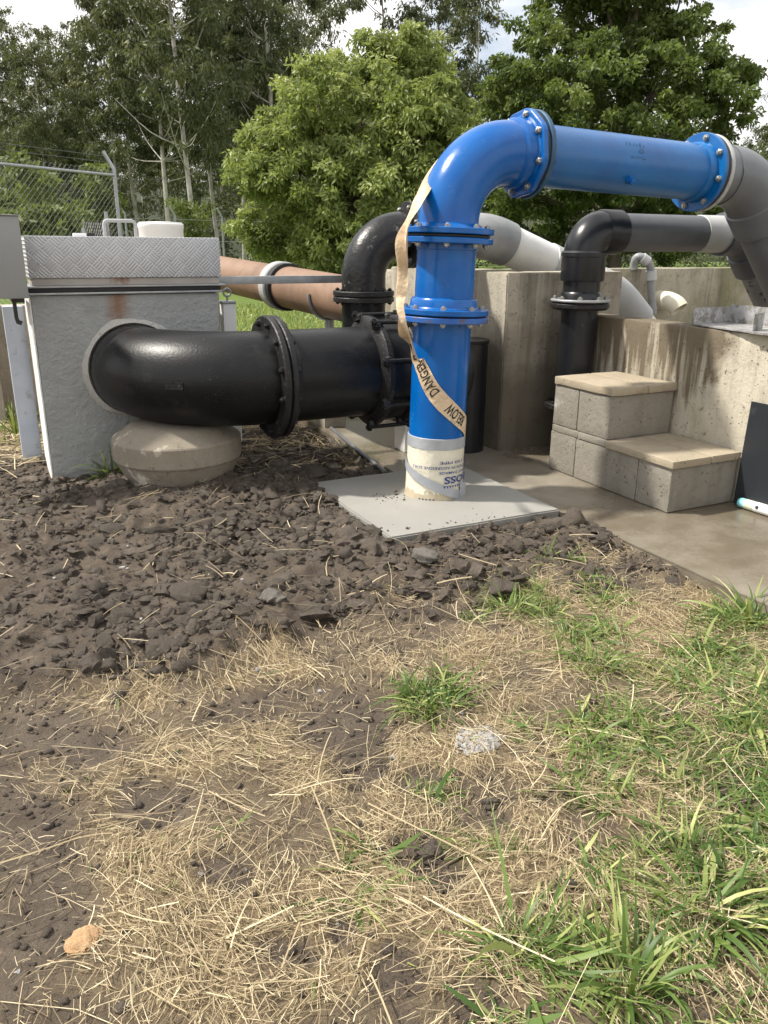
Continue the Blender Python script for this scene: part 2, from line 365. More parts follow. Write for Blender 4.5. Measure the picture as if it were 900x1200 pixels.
def rough_box(x0, x1, y0, y1, z0, z1, cell=.05, amp=.003, bev=.008, seed=0):
    """a cast block with uneven faces and worn arrises"""
    bm = bmesh.new(); bmesh.ops.create_cube(bm, size=1)
    for v in bm.verts: v.co = Vector(((x0+x1)/2+v.co.x*(x1-x0), (y0+y1)/2+v.co.y*(y1-y0), (z0+z1)/2+v.co.z*(z1-z0)))
    bmesh.ops.bevel(bm, geom=bm.edges[:], offset=bev, segments=2, affect='EDGES', profile=.6)
    for ax, (lo, hi) in enumerate(((x0, x1), (y0, y1), (z0, z1))):
        k = max(1, int((hi-lo)/cell)); nrm = [0, 0, 0]; nrm[ax] = 1
        for i in range(1, k):
            p = [0, 0, 0]; p[ax] = lo+(hi-lo)*i/k
            bmesh.ops.bisect_plane(bm, geom=bm.verts[:]+bm.edges[:]+bm.faces[:], plane_co=p, plane_no=nrm)
    V, Fc = bm_geo(bm)
    for i in range(3):
        a, b_ = V[:, (i+1) % 3], V[:, (i+2) % 3]
        V[:, i] += amp*(fbm(a*13+seed, b_*13, seed+i, 3)-.5)*2 + amp*.6*(vnoise(a*60, b_*60, seed+9+i)-.5)
    return V, Fc
def frame(d):
    d = np.asarray(d, float); d = d/np.linalg.norm(d); h = np.array([0, 0, 1.]) if abs(d[2]) < .9 else np.array([1., 0, 0])
    u = np.cross(h, d); u /= np.linalg.norm(u); return u, np.cross(d, u), d
def lathe(o, axis, prof, seg=48, closed=True, jit=0):
    """prof = [(radius, distance along axis)]"""
    u, v, d = frame(axis); o = np.asarray(o, float); a = np.linspace(0, 2*np.pi, seg, endpoint=False)
    ring = np.outer(np.cos(a), u)+np.outer(np.sin(a), v); V = []; Fs = []
    for r, t in prof: V.append(o+d*t+ring*(r+jit*(rng.random((seg, 1))-.5) if jit else r))
    for k in range(len(prof)-1):
        for i in range(seg):
            j = (i+1) % seg; Fs.append([k*seg+i, k*seg+j, (k+1)*seg+j, (k+1)*seg+i])
    if closed:
        Fs.append(list(range(seg))[::-1]); Fs.append([(len(prof)-1)*seg+i for i in range(seg)])
    return np.vstack(V), Fs
def annulus(o, axis, r0, r1, t0, t1, seg=48, bev=.003):
    pr = [(r0, t0), (r1-bev, t0), (r1, t0+bev), (r1, t1-bev), (r1-bev, t1), (r0, t1), (r0, t0)]
    V, Fc = lathe(o, axis, pr[:-1], seg, False); n = len(pr)-2
    for i in range(seg):
        j = (i+1) % seg; Fc.append([n*seg+i, n*seg+j, j, i])
    return V, Fc
def sweep(pts, r, seg=32, cap=True):
    P = np.asarray(pts, float); n = len(P); r = np.full(n, r) if np.isscalar(r) else np.asarray(r)
    T = np.gradient(P, axis=0); T /= np.linalg.norm(T, axis=1)[:, None]
    u, _, _ = frame(T[0]); a = np.linspace(0, 2*np.pi, seg, endpoint=False); V = []; Fs = []
    for i in range(n):
        u = u-T[i]*(u@T[i]); u /= np.linalg.norm(u); v = np.cross(T[i], u)
        V.append(P[i]+(np.outer(np.cos(a), u)+np.outer(np.sin(a), v))*r[i])
    for k in range(n-1):
        for i in range(seg):
            j = (i+1) % seg; Fs.append([k*seg+i, k*seg+j, (k+1)*seg+j, (k+1)*seg+i])
    if cap: Fs.append(list(range(seg))[::-1]); Fs.append([(n-1)*seg+i for i in range(seg)])
    return np.vstack(V), Fs
def arc(c, a, b, R, t0, t1, n=18):
    """points c + R(cos t a + sin t b)"""
    c, a, b = map(lambda q: np.asarray(q, float), (c, a, b)); return [c+R*(math.cos(t)*a+math.sin(t)*b) for t in np.linspace(t0, t1, n)]
def catmull(P, n=8):
    P = np.asarray(P, float); Q = np.vstack([2*P[0]-P[1], P, 2*P[-1]-P[-2]]); out = []
    for i in range(1, len(Q)-2):
        for t in np.linspace(0, 1, n, endpoint=False):
            a, b, c, d = Q[i-1:i+3]; out.append(.5*((2*b)+(-a+c)*t+(2*a-5*b+4*c-d)*t*t+(-a+3*b-3*c+d)*t**3))
    return np.array(out+[Q[-2]])
def raw_mesh(name, geo, m, smooth=32):
    me = mesh_np(name, geo[0], geo[1], smooth); me.materials.append(m); return me
# shared bolt meshes along +z (head at z>0)
def bolt_geo(s):
    return join(lathe((0, 0, 0), (0, 0, 1), [(.95*s, -.1*s), (.95*s, .18*s)], 16), lathe((0, 0, 0), (0, 0, 1), [(.84*s, .1*s), (.86*s, .2*s), (.86*s, .72*s), (.74*s, .80*s)], 6), lathe((0, 0, 0), (0, 0, 1), [(.44*s, .5*s), (.44*s, 1.02*s), (.38*s, 1.08*s)], 10))
BOLT = {}
def bolt_mesh(s, m):
    k = (round(s, 4), m.name)
    if k not in BOLT: BOLT[k] = raw_mesh('bolt', bolt_geo(s), m, 30)
    return BOLT[k]
def bolt_ring(parent, o, axis, R, t, n, s, m, phase=.5, flip=False, name='bolt'):
    u, v, d = frame(axis); me = bolt_mesh(s, m); zz = -d if flip else d
    for k in range(n):
        a = 2*np.pi*(k+phase)/n; p = np.asarray(o)+d*t+(u*math.cos(a)+v*math.sin(a))*R
        M = Vector(zz).to_track_quat('Z', 'Y').to_matrix().to_4x4(); M = M@Matrix.Rotation(random.uniform(0, 6), 4, 'Z'); M.translation = Vector(p)
        inst(name, me, M, parent)

# ------------------------------------------------------------------ ground
def soilmask(px, py):
    """turned soil: below the pipes down to a ragged front"""
    fx = np.array([-900, 0, 130, 280, 420, 560, 640, 720, 800, 900, 2000]); fy = np.array([770, 775, 792, 742, 705, 690, 648, 668, 650, 640, 640])
    return np.interp(px, fx, fy)
BARE = [(40, 830, 90, 50), (30, 960, 70, 90), (60, 1070, 60, 40), (185, 925, 62, 42), (280, 1010, 40, 28), (410, 830, 70, 55), (505, 985, 45, 28), (430, 880, 40, 40), (700, 655, 70, 22), (600, 640, 60, 30),
        (470, 1120, 45, 40), (560, 1150, 45, 30), (330, 1080, 40, 20), (880, 1080, 40, 30), (395, 1060, 30, 24), (500, 900, 40, 18), (570, 930, 30, 14), (110, 850, 60, 30)]
GREEN = [(600, 690, 55, 18, .7), (640, 705, 40, 16, .7), (700, 750, 45, 32, .9), (510, 800, 42, 30, .95), (770, 775, 50, 22, .6), (860, 715, 50, 20, 1.), (830, 770, 70, 40, .6), (880, 810, 50, 60, .9), (740, 850, 90, 50, .75),
         (840, 880, 90, 60, .85), (690, 900, 50, 30, .6), (820, 980, 90, 60, .8), (740, 1000, 70, 40, .6), (650, 1090, 90, 40, .9), (800, 1080, 70, 45, .75), (740, 1140, 60, 50, .75), (440, 985, 40, 16, .4), (420, 1043, 45, 12, .35),
         (520, 905, 30, 14, .5), (560, 970, 60, 20, .35), (890, 690, 30, 18, 1.), (715, 690, 30, 14, .6), (890, 950, 40, 50, .6), (655, 650, 30, 8, .5), (560, 705, 28, 10, .6), (620, 840, 30, 20, .35), (870, 1170, 40, 30, .5), (600, 1180, 50, 25, .4)]
def blobs(px, py, L_, soft=1.):
    m = np.zeros(np.shape(px))
    for q in L_:
        d = np.sqrt(((px-q[0])/q[2])**2+((py-q[1])/q[3])**2); m = np.maximum(m, (q[4] if len(q) > 4 else 1.)*(1-sstep(.55*soft, 1.15, d)))
    return m
def masks(x, y):
    x = np.asarray(x, float); y = np.asarray(y, float)
    px, py, dep = proj(np.stack([x, y, np.zeros_like(x)], -1))
    nz_ = fbm(x*6, y*6, 5, 4)-.5; n2 = fbm(x*2.1, y*2.1, 25, 3)-.5
    front = soilmask(px, py)+nz_*90
    inview = dep > .3
    soil = np.where(inview & (y > 1.2), 1-sstep(-25, 25, py-front), 0.)
    soil = soil*(1-sstep(4.6, 5.4, y+nz_*.6))*(1-sstep(2.2, 2.4, x))*sstep(-2.6, -1.8, x)
    bare = np.where(inview, blobs(px+nz_*70, py+nz_*60, BARE), 0.)
    bare = np.maximum(bare, sstep(.60, .70, fbm(x*2.3, y*2.3, 81, 4))*.8)
    bare = np.maximum(bare, np.where((px < 130) & inview, sstep(170, 20, px+nz_*180)*.9, 0))
    green = np.where(inview & (y < 3.2), blobs(px+nz_*50, py+nz_*40, GREEN), 0.)
    green = np.maximum(green, np.where((dep < .35) | (px > 900), sstep(.1, .45, .3+n2*2)*sstep(.2, .9, x), 0)*(y < 3))
    field = sstep(5.2, 6.8, y+nz_*1.2)*sstep(.2, 1., x*.4+y*.2-1.+nz_)
    return soil, bare, green, field
def gh(x, y):
    x = np.asarray(x, float); y = np.asarray(y, float)
    soil, bare, green, field = masks(x, y)
    near = 1-sstep(7, 14, np.hypot(x, y))
    z = -.045+(.030*(fbm(x*1.7, y*1.7, 3, 4)-.5)+.014*(fbm(x*9, y*9, 11, 3)-.5))*near
    z = z+soil*near*(.035+.062*(fbm(x*3.1, y*3.1, 41, 3)-.42)+.065*(np.abs(fbm(x*11, y*11, 51, 3)-.5))+.036*(fbm(x*24, y*24, 61, 3)-.5))
    z = z+.035*np.exp(-(((x-.8)/.55)**2+((y-3.62)/.3)**2))*near
    z = z-bare*.01*near
    z = z+field*.03
    # kept below the concrete sheets
    onpath = (sstep(1.32, 1.36, x)*sstep(2.56, 2.60, y)*(1-sstep(3.45, 3.5, y)))
    onpath = np.maximum(onpath, sstep(2.165, 2.2, x)*(1-sstep(5.3, 5.5, y))); onpath = np.maximum(onpath, sstep(1.78, 1.82, x)*sstep(3.40, 3.45, y)*(1-sstep(4.9, 5.1, y)))
    return z*(1-onpath)+onpath*np.minimum(z, -.07)
def axis_lines(lo, hi, step, far, grow=1.16):
    a = [np.arange(lo, hi, step)]; s = step; p = hi; up = []
    while p < far: up.append(p); s *= grow; p += s
    s = step; p = lo-step; dn = []
    while p > -far: dn.append(p); s *= grow; p -= s
    return np.concatenate([dn[::-1], a[0], up])
gx = axis_lines(-1.0, 2.3, .0125, 900); gy = axis_lines(.45, 4.3, .0125, 900)
GX, GY = np.meshgrid(gx, gy); GZ = gh(GX, GY)
nx, ny = len(gx), len(gy)
idx = np.arange(nx*ny).reshape(ny, nx)
gq = np.stack([idx[:-1, :-1], idx[:-1, 1:], idx[1:, 1:], idx[1:, :-1]], -1).reshape(-1, 4)
gme = mesh_np('ground', np.stack([GX, GY, GZ], -1).reshape(-1, 3), gq, 180)
s_, b_, g_, f_ = masks(GX, GY)
gn = fbm(GX*5, GY*5, 91, 4)
straw = np.clip((1-s_)*(1-b_*.95)*(.35+.65*sstep(.36, .6, gn)), 0, 1)
A = gme.attributes.new('straw', 'FLOAT', 'POINT'); A.data.foreach_set('value', straw.ravel().astype(np.float32))
A = gme.attributes.new('green', 'FLOAT', 'POINT'); A.data.foreach_set('value', np.clip(np.maximum(f_*.95, g_*.35), 0, 1).ravel().astype(np.float32))
gme.materials.append(ground_m); gob = bpy.data.objects.new('ground', gme); COL.objects.link(gob); tag(gob, kind='structure')

# concrete path and pad
def rough_prism(poly, z0, z1, bev=.006, cell=.06, amp=.0015):
    bm = bmesh.new(); b0 = [bm.verts.new((x, y, z0)) for x, y in poly]; t0 = [bm.verts.new((x, y, z1)) for x, y in poly]; n = len(poly)
    bm.faces.new(b0[::-1]); top = bm.faces.new(t0)
    for i in range(n): bm.faces.new([b0[i], b0[(i+1) % n], t0[(i+1) % n], t0[i]])
    bmesh.ops.bevel(bm, geom=[e for e in bm.edges if not (e.verts[0].co.z < z0+1e-5 and e.verts[1].co.z < z0+1e-5)], offset=bev, segments=2, affect='EDGES')
    xs = [p[0] for p in poly]; ys = [p[1] for p in poly]
    for ax, (lo, hi) in enumerate(((min(xs), max(xs)), (min(ys), max(ys)), (z0, z1))):
        k = int((hi-lo)/max(cell, .06)); nr = [0, 0, 0]; nr[ax] = 1
        for i in range(1, k):
            p = [0, 0, 0]; p[ax] = lo+(hi-lo)*i/k; bmesh.ops.bisect_plane(bm, geom=bm.verts[:]+bm.edges[:]+bm.faces[:], plane_co=p, plane_no=nr)
    V, Fc = bm_geo(bm)
    w = (fbm(V[:, 0]*9, V[:, 1]*9, 5, 3)-.5); V[:, 2] += amp*2*w; V[:, 0] += .004*(fbm(V[:, 1]*14, V[:, 2]*14, 8, 3)-.5)*2; V[:, 1] += .004*(fbm(V[:, 0]*14, V[:, 2]*14, 9, 3)-.5)*2
    return V, Fc
def sheet(name, poly, z0, z1, m, **k): return obj(name, rough_prism(poly, z0, z1, **k), m)
tag(sheet('concrete_path', [(2.18, -1.5), (3.06, -1.5), (3.06, 3.64), (2.60, 3.64), (2.60, 5.0), (1.88, 5.0), (1.80, 3.46), (2.18, 3.46)], -.13, 0., path_m), kind='structure')
pad = sheet('concrete_pad', [(1.337, 2.605), (2.166, 2.605), (2.166, 3.452), (1.337, 3.452)], -.10, .014, pad_m, cell=.05)
tag(pad, 'square pale grey concrete pad around the foot of the blue pipe', 'concrete pad')

# ------------------------------------------------------------------ concrete tank, basin walls
tank = thing('concrete_tank', 'tall pitted concrete tank wall corner behind the blue pipe', 'tank', (2.55, 3.63, 0))
obj('wall', rough_prism([(2.545, 3.63), (3.345, 3.63), (3.345, 3.78), (2.70, 3.78), (2.70, 5.0), (2.545, 5.0)], -.1, .972, .006, .06, .004), tank_m, tank)
basin = thing('basin_wall', 'low stained concrete basin wall behind the block steps', 'wall', (3.0, 3.0, 0))
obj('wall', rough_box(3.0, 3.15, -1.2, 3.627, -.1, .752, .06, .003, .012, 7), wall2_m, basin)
fw = obj('far_wall', rough_box(2.55, 8.5, 5.003, 5.16, -.1, .948, .12, .004, .012, 9), moss_m, None, (4.6, 5.0, 0)); fw.name = 'mossy_wall'
tag(fw, 'mossy concrete wall across the back of the basin, under the dark tree', 'wall')
bf = obj('basin_floor', box(3.152, 8.5, -1.2, 5.0, -.12, -.02, .004), path_m); tag(bf, kind='structure')
bf2 = obj('tank_floor', box(2.705, 3.148, 3.785, 5.0, -.12, -.03, .004), path_m); tag(bf2, kind='structure')

# ------------------------------------------------------------------ block steps
steps = thing('block_steps', 'two grey concrete block steps capped with tan pavers', 'steps', (2.78, 2.8, 0))
def blk(name, x0, x1, y0, y1, z0, z1, m, sd):
    g = .0018; o = obj(name, rough_box(x0+g, x1-g, y0+g, y1-g, z0+.001, z1-.001, .045, .0022, .006, sd), m, steps); return o
ZA, ZB, ZC, ZD = .203, .239, .446, .486
for i, (y0, y1) in enumerate([(2.385, 2.588), (2.588, 3.022), (3.022, 3.222)]): blk('block', 2.58, 2.982, y0, y1, .002, ZA, block_m, 20+i)
for i, (x0, x1, y0, y1) in enumerate([(2.568, 2.80, 2.372, 2.80), (2.80, 2.985, 2.372, 2.80), (2.577, 2.98, 2.80, 3.012), (2.579, 2.98, 3.012, 3.214)]): blk('paver', x0, x1, y0, y1, ZA, ZB, paver_m if i < 2 else block_m, 30+i)
for i, (y0, y1) in enumerate([(2.803, 3.028), (3.028, 3.216)]): blk('block', 2.582, 2.978, y0, y1, ZB, ZC, block_m, 40+i)
for i, (x0, x1) in enumerate([(2.572, 2.80), (2.80, 2.984)]): blk('paver', x0, x1, 2.79, 3.214, ZC, ZD, paver_m, 50+i)

# black sheet leaning on the wall, white tube on the path
pl = [(2.966, .004), (2.976, .002), (2.994, .466), (2.984, .468)]
V = [(x, y, z) for y in (2.366, 1.70) for x, z in pl]
o = obj('black_sheet', (np.array(V), [[0, 1, 2, 3], [7, 6, 5, 4], [0, 4, 5, 1], [1, 5, 6, 2], [2, 6, 7, 3], [3, 7, 4, 0]]), panel_m, None, (2.95, 2.05, 0), 20)
tag(o, 'black flat sheet leaning on the basin wall right of the block steps', 'sheet')
p0 = gnd(866, 588, .024); p1 = gnd(905, 600, .024); dr = (p1-p0)/np.linalg.norm(p1-p0); L0 = .42
tube = thing('marker_tube', 'white tube with a cyan end lying on the path by the black sheet', 'tube', tuple(p0*[1, 1, 0]))
obj('cap', lathe(p0, dr, [(.012, 0), (.019, .003), (.022, .012), (.022, .036)], 24), cyan_m, tube)
obj('collar', lathe(p0, dr, [(.0225, .0362), (.0228, .08)], 24), paint('pale_green_plastic', (.55, .62, .44), (.68, .72, .56), .5), tube)
obj('barrel', lathe(p0, dr, [(.0215, .0802), (.0235, .086), (.0235, L0), (.02, L0+.004)], 24), white_plastic, tube)
uu, vv, _ = frame(dr); tocam = CP-p0; tocam -= dr*(tocam@dr); tocam /= np.linalg.norm(tocam)
obj('button', lathe(p0+dr*.105+tocam*.019, tocam, [(.008, 0), (.008, .0055), (.006, .0065)], 16), ink, tube)

# ------------------------------------------------------------------ blue pipeline
PX, PY = 1.806, 3.06; PR = .126
def axisx(z): return 1.792+.030*z                       # the riser leans a little
bp = thing('blue_pipeline', 'glossy blue steel pipe rising from the pad and turning right overhead', 'pipe', (1.792, PY, 0))
ax_r = np.array([.030, 0, 1.]); ax_r /= np.linalg.norm(ax_r)
def rp(z): return np.array([axisx(z), PY, z])
obj('riser', lathe(rp(.22), ax_r, [(PR, 0), (PR, .60)], 64), blue, bp)
wrap = obj('wrap_sleeve', lathe(rp(.006), ax_r, [(PR+.010, 0), (PR+.007, .02), (PR+.004, .06), (PR+.005, .12), (PR+.003, .18), (PR+.004, .27)], 64, jit=.003), cream_wrap, bp)
bn = obj('tape_band', lathe(rp(.243), ax_r, [(PR+.002, 0), (PR+.006, .001), (PR+.0058, .048), (PR+.001, .05)], 64, jit=.001), silver, bp)
CAMA = math.atan2(-PY, -1.79)                            # direction from the pipe to the camera
def cyl(phi, z, r):                                      # phi > 0 is to the right as seen from the camera
    a = CAMA+phi; return rp(z)+np.array([math.cos(a), math.sin(a), 0])*r
# diagonal silver tape round the wrap
def strip(fn, us, w, m, name, parent, smooth=60):
    V = []; Fs = []
    for k, u_ in enumerate(us):
        for s in (-1, -.33, .33, 1): V.append(fn(u_, s*w/2))
    for k in range(len(us)-1):
        for j in range(3): a = k*4+j; Fs.append([a, a+1, a+5, a+4])
    return obj(name, (np.array(V), Fs), m, parent, None, smooth)
def diag(u_, s):
    phi = -1.5+2.55*u_; z = .180-.155*u_**.9+s*(1.05); return cyl(phi, max(z, .004), PR+.0115+.0015*math.sin(9*u_))
strip(diag, np.linspace(0, 1, 28), .042, silver, 'diagonal_tape', bp)
def flap(u_, s):
    phi = 1.05+.32*u_; return cyl(phi-.05*s/.04, .046-.012*u_+s*1.5, PR+.0125+.012*u_)
strip(flap, np.linspace(0, 1, 6), .06, silver, 'tape_flap', bp)
# lettering
def text_geo(body, size, bold=0., spacing=1.):
    c = bpy.data.curves.new('t', 'FONT'); c.body = body; c.size = size; c.offset = bold; c.resolution_u = 3; c.space_character = spacing
    o = bpy.data.objects.new('t', c); COL.objects.link(o); bpy.context.view_layer.update()
    me = bpy.data.meshes.new_from_object(o.evaluated_get(bpy.context.evaluated_depsgraph_get()))
    V = np.array([v.co[:] for v in me.vertices]); Fs = [list(p.vertices) for p in me.polygons]
    bpy.data.objects.remove(o); bpy.data.meshes.remove(me); return V, Fs
def wrap_text(body, phi0, z0, size, span, bold=0.):
    V, Fs = text_geo(body, size, bold); sx = span*.13/max(V[:, 0].max(), 1e-6)
    W = np.array([cyl(phi0-x*sx/.13, z0-y, PR+.0135) for x, y, _ in V]); obj('lettering', (W, Fs), blue_ink, wrap, None, 180)
zc = lambda yy: float(ony(508, yy, PY-.13)[2])
wrap_text('BOSS', 1.45, .124, .045, 1.12, .0012)
wrap_text('REPAIR ANY DAMAGE', 1.75, .149, .018, 1.60, .0003)
wrap_text('PROTECTION IN AGGRESSIVE SOILS', 1.75, .172, .018, 2.55, .0003)
wrap_text('ON 150 PIPE', 1.55, .196, .018, 1.40, .0003)
for k in range(7):
    a0 = 1.02-.105*k; W = [cyl(a0, .082, PR+.0132), cyl(a0-.085, .082, PR+.0132), cyl(a0-.03, .070, PR+.0132)]; obj('lettering', (np.array(W), [[0, 1, 2]]), blue_ink, wrap, None, 180)
for k, (a0, w, h) in enumerate([(1.5, .14, .024), (1.30, .10, .022)]):
    W = [cyl(a0, .055, PR+.0132), cyl(a0-w, .055, PR+.0132), cyl(a0-w*1.2, .055-h, PR+.0132), cyl(a0-.04, .055-h, PR+.0132)]; obj('lettering', (np.array(W), [[0, 1, 2, 3]]), blue_ink, wrap, None, 180)
for k in range(5):
    a0 = .05-.12*k; W = [cyl(a0, .0225, PR+.0125), cyl(a0-.075, .0225, PR+.0125), cyl(a0-.06, .0165, PR+.0125), cyl(a0-.012, .0165, PR+.0125)]; obj('lettering', (np.array(W), [[0, 1, 2, 3]]), blue_ink, wrap, None, 180)
# lower joint
FR = .196
f1 = obj('flange', annulus(rp(.792), ax_r, PR-.004, FR, 0, .024), blue_rust, bp); bolt_ring(f1, rp(.792), ax_r, .162, -.002, 8, .014, steel, .32, True, 'nut')
obj('gasket', annulus(rp(.816), ax_r, PR-.002, FR-.012, .001, .006), rubber, bp)
f2 = obj('flange', lathe(rp(.823), ax_r, [(FR-.003, 0), (FR, .003), (FR, .021), (FR-.003, .024), (.152, .026), (.147, .032), (.144, .058), (.138, .066), (.1265, .070)], 64), blue, bp); bolt_ring(f2, rp(.847), ax_r, .166, .001, 8, .014, steel, .32)
obj('spool', lathe(rp(.885), ax_r, [(PR, 0), (PR+.001, .04), (PR, .09), (PR, .225)], 64), blue, bp)
obj('collar_ring', lathe(rp(1.086), ax_r, [(PR-.001, 0), (PR+.0035, .002), (PR+.0035, .025), (PR+.001, .028)], 64), blue, bp)
f3 = obj('flange', annulus(rp(1.112), ax_r, PR-.004, FR, 0, .023), blue, bp); bolt_ring(f3, rp(1.112), ax_r, .164, -.002, 8, .014, steel, .3, True, 'nut')
obj('gasket', annulus(rp(1.135), ax_r, PR-.002, FR-.016, .001, .013), rubber, bp)
f4 = obj('flange', lathe(rp(1.1495), ax_r, [(FR-.003, 0), (FR, .003), (FR, .021), (FR-.003, .024), (.148, .027), (.140, .036), (.1275, .044)], 64), blue, bp); bolt_ring(f4, rp(1.1735), ax_r, .166, .001, 8, .014, steel, .3)
# elbow
EX, EZ, ER = axisx(1.2), 1.478, .288
ep = [rp(1.172)]+arc((EX+ER, PY, EZ-ER), (-1, 0, 0), (0, 0, 1), ER, 0, math.pi/2, 26)+[np.array([EX+ER+.10, PY, EZ])]
obj('elbow', sweep(ep, [PR+.0035]+[PR+.002]*26+[PR+.002], 64), blue, bp)
sx0 = EX+ER+.055                                          # ~2.196
hub = obj('elbow_hub', lathe((sx0-.055, PY, EZ), (1, 0, 0), [(PR+.003, 0), (PR+.013, .012), (PR+.017, .05), (PR+.03, .058)], 64), blue, bp)
# eight sided bolted flange
def octa(o, R, t, bevel=.012, n=8):
    o = np.asarray(o, float); pts = []
    for k in range(n):
        a = 2*np.pi*(k+.32)/n
        for da in (-.13, 0, .13): pts.append((R*(1-.5*da*da*1.6)*math.cos(a+da), R*(1-.5*da*da*1.6)*math.sin(a+da)))
    m = len(pts); V = []; Fs = []
    for x, sc in ((0, 1), (t-.004, 1), (t, .975)):
        for p, q in pts: V.append(o+[x, p*sc, q*sc])
    for k in range(2):
        for i in range(m): j = (i+1) % m; Fs.append([k*m+i, k*m+j, (k+1)*m+j, (k+1)*m+i])
    Fs.append(list(range(m))[::-1]); Fs.append([2*m+i for i in range(m)]); return np.array(V), Fs
V, Fs = octa((0, 0, 0), .178, .024); V[:, 0] *= -1
Fs = [f[::-1] for f in Fs]
fo = obj('flange', (V+[sx0+.024, PY, EZ], Fs), blue, bp)
me_b = bolt_mesh(.016, steel)
for k in range(8):
    a = 2*np.pi*(k+.32)/8; M = Vector((-1, 0, 0)).to_track_quat('Z', 'Y').to_matrix().to_4x4(); M.translation = Vector((sx0-.001, PY+.153*math.cos(a), EZ+.153*math.sin(a))); inst('bolt', me_b, M, fo)
obj('gasket', annulus((sx0+.0245, PY, EZ), (1, 0, 0), .10, .170, 0, .015), rubber, bp)
hx = np.array([1, 0, -.028]); hx /= np.linalg.norm(hx); hs = np.array([sx0+.040, PY, EZ])
f5 = obj('flange', annulus(hs, hx, PR-.004, .177, 0, .022), teal, bp); bolt_ring(f5, hs, hx, .153, .024, 8, .014, black_flange, .32)
HL = 1.025
obj('crossing_pipe', lathe(hs, hx, [(PR+.01, .022), (PR+.006, .03), (PR, .042), (PR, HL-.06), (PR+.008, HL-.05), (PR+.012, HL-.02)], 64), blue_dull, bp)
he = hs+hx*HL
f6 = obj('flange', annulus(he, hx, PR-.004, .178, -.022, .002), blue_dull, bp); bolt_ring(f6, he, hx, .154, -.023, 8, .016, steel, .32, True)
# lug and stencilled marks on the crossing pipe
def onpipe(t, a, r):                                     # a = 0 faces the camera side (-Y), positive up
    return hs+hx*t+np.array([0, -math.cos(a), 0])*r+np.array([.028, 0, 1.])*math.sin(a)*r
lug = onpipe(.50, -.62, PR-.004); ld = onpipe(.50, -.62, 1.)-onpipe(.5, -.62, 0)
obj('lug', lathe(lug, ld, [(.022, 0), (.021, .01), (.013, .012), (.013, .028), (.009, .031)], 6), blue, bp)
cp = [f for f in bp.children if f.name.startswith('crossing_pipe')][0]
for t, a, s in [(.455, .62, .018), (.475, .60, .02), (.497, .58, .018), (.515, .575, .018), (.535, .60, .026), (.552, .555, .016)]:
    q = [onpipe(t+dx*s*.5, a+dz*s*3.4, PR+.0015) for dx, dz in ((-.35, -1), (.1, -1.05), (.4, 1), (-.05, 1.1))]; obj('stencil_mark', (np.array(q), [[0, 1, 2, 3]]), teal, cp, None, 180)
for t, a, w, h in [(.525, .36, .008, .07), (.545, .36, .008, .07), (.535, .30, .02, .018), (.535, .44, .02, .018), (.50, .105, .03, .012), (.51, .16, .07, .012), (.55, .105, .02, .03), (.478, .13, .01, .05)]:
    q = [onpipe(t+dx*w/2, a+dz*h/2, PR+.0015) for dx, dz in ((-1, -1), (1, -1), (1, 1), (-1, 1))]; obj('stencil_mark', (np.array(q), [[0, 1, 2, 3]]), teal, cp, None, 180)

# ------------------------------------------------------------------ big grey pvc bend after the blue pipe
gp = thing('grey_pvc_pipe', 'large dark grey PVC bend bolted to the far end of the blue pipe', 'pipe', (he[0]+.9, PY, -.02))
obj('gasket', annulus(he+hx*.003, hx, .09, .172, 0, .022), rubber, gp)
obj('backing_ring', annulus(he+hx*.0255, hx, .10, .176, 0, .022), pvc_lgrey, gp)
s0 = he+hx*.048
obj('stub', lathe(s0, hx, [(.146, 0), (.144, .012), (.136, .03), (.134, .10), (.128, .104)], 64), pvc_elbow, gp)
c0 = s0+hx*.10; Rb = .30; th = rad(48)
bend = [c0]+arc(c0+hx*.03+np.array([0, 0, -Rb]), (0, 0, 1), (1, 0, 0), Rb, 0, th, 14)
dd = np.array([math.cos(th), 0, -math.sin(th)]); bend.append(bend[-1]+dd*.05)
obj('bend', sweep(bend, .140, 64), pvc_elbow, gp)
e0 = bend[-1]; ln = (e0[2]+.01)/math.sin(th)
obj('socket', lathe(e0-dd*.04, dd, [(.141, 0), (.150, .006), (.150, .14), (.142, .146)], 64), pvc_elbow, gp)
obj('drop_pipe', lathe(e0, dd, [(.135, .05), (.135, ln)], 48), pvc_elbow, gp)

# ------------------------------------------------------------------ smaller black pipeline right of the tank
sp = thing('small_black_pipeline', 'thinner black riser and elbow with a light grey coupling beside the tank', 'pipe', (2.876, 3.42, 0))
RX, RY = 2.876, 3.425; rr = .096; up = (0, 0, 1)
obj('riser', lathe((RX, RY, .0), up, [(rr, 0), (rr, .84)], 48), black_plastic, sp)
fb = obj('base_flange', annulus((RX, RY, .262), up, rr-.004, .15, 0, .03), black_flange, sp); bolt_ring(fb, (RX, RY, .262), up, .13, .03, 6, .012, black_flange)
fl = obj('flange', annulus((RX, RY, .79), up, rr-.004, .152, 0, .04, bev=.012), black_flange, sp)
ring = obj('backing_ring', annulus((RX, RY, .8305), up, rr-.002, .156, 0, .012), galv, sp); bolt_ring(ring, (RX, RY, .8425), up, .132, .001, 8, .015, steel, .1)
obj('stub', lathe((RX, RY, .84), up, [(.108, 0), (.104, .03), (rr, .04), (rr, .12)], 48), black_plastic, sp)
obj('socket', lathe((RX, RY, .935), up, [(rr, -.002), (.112, 0), (.114, .01), (.114, .118), (.118, .122), (.118, .14), (.108, .15)], 48), black_plastic, sp)
zh = 1.178; Re = .105
pe = [np.array([RX, RY, 1.05])]+arc((RX+Re, RY, zh-Re), (-1, 0, 0), (0, 0, 1), Re, 0, math.pi/2, 16)+[np.array([RX+Re+.03, RY, zh])]
obj('elbow', sweep(pe, .106, 48), black_plastic, sp)
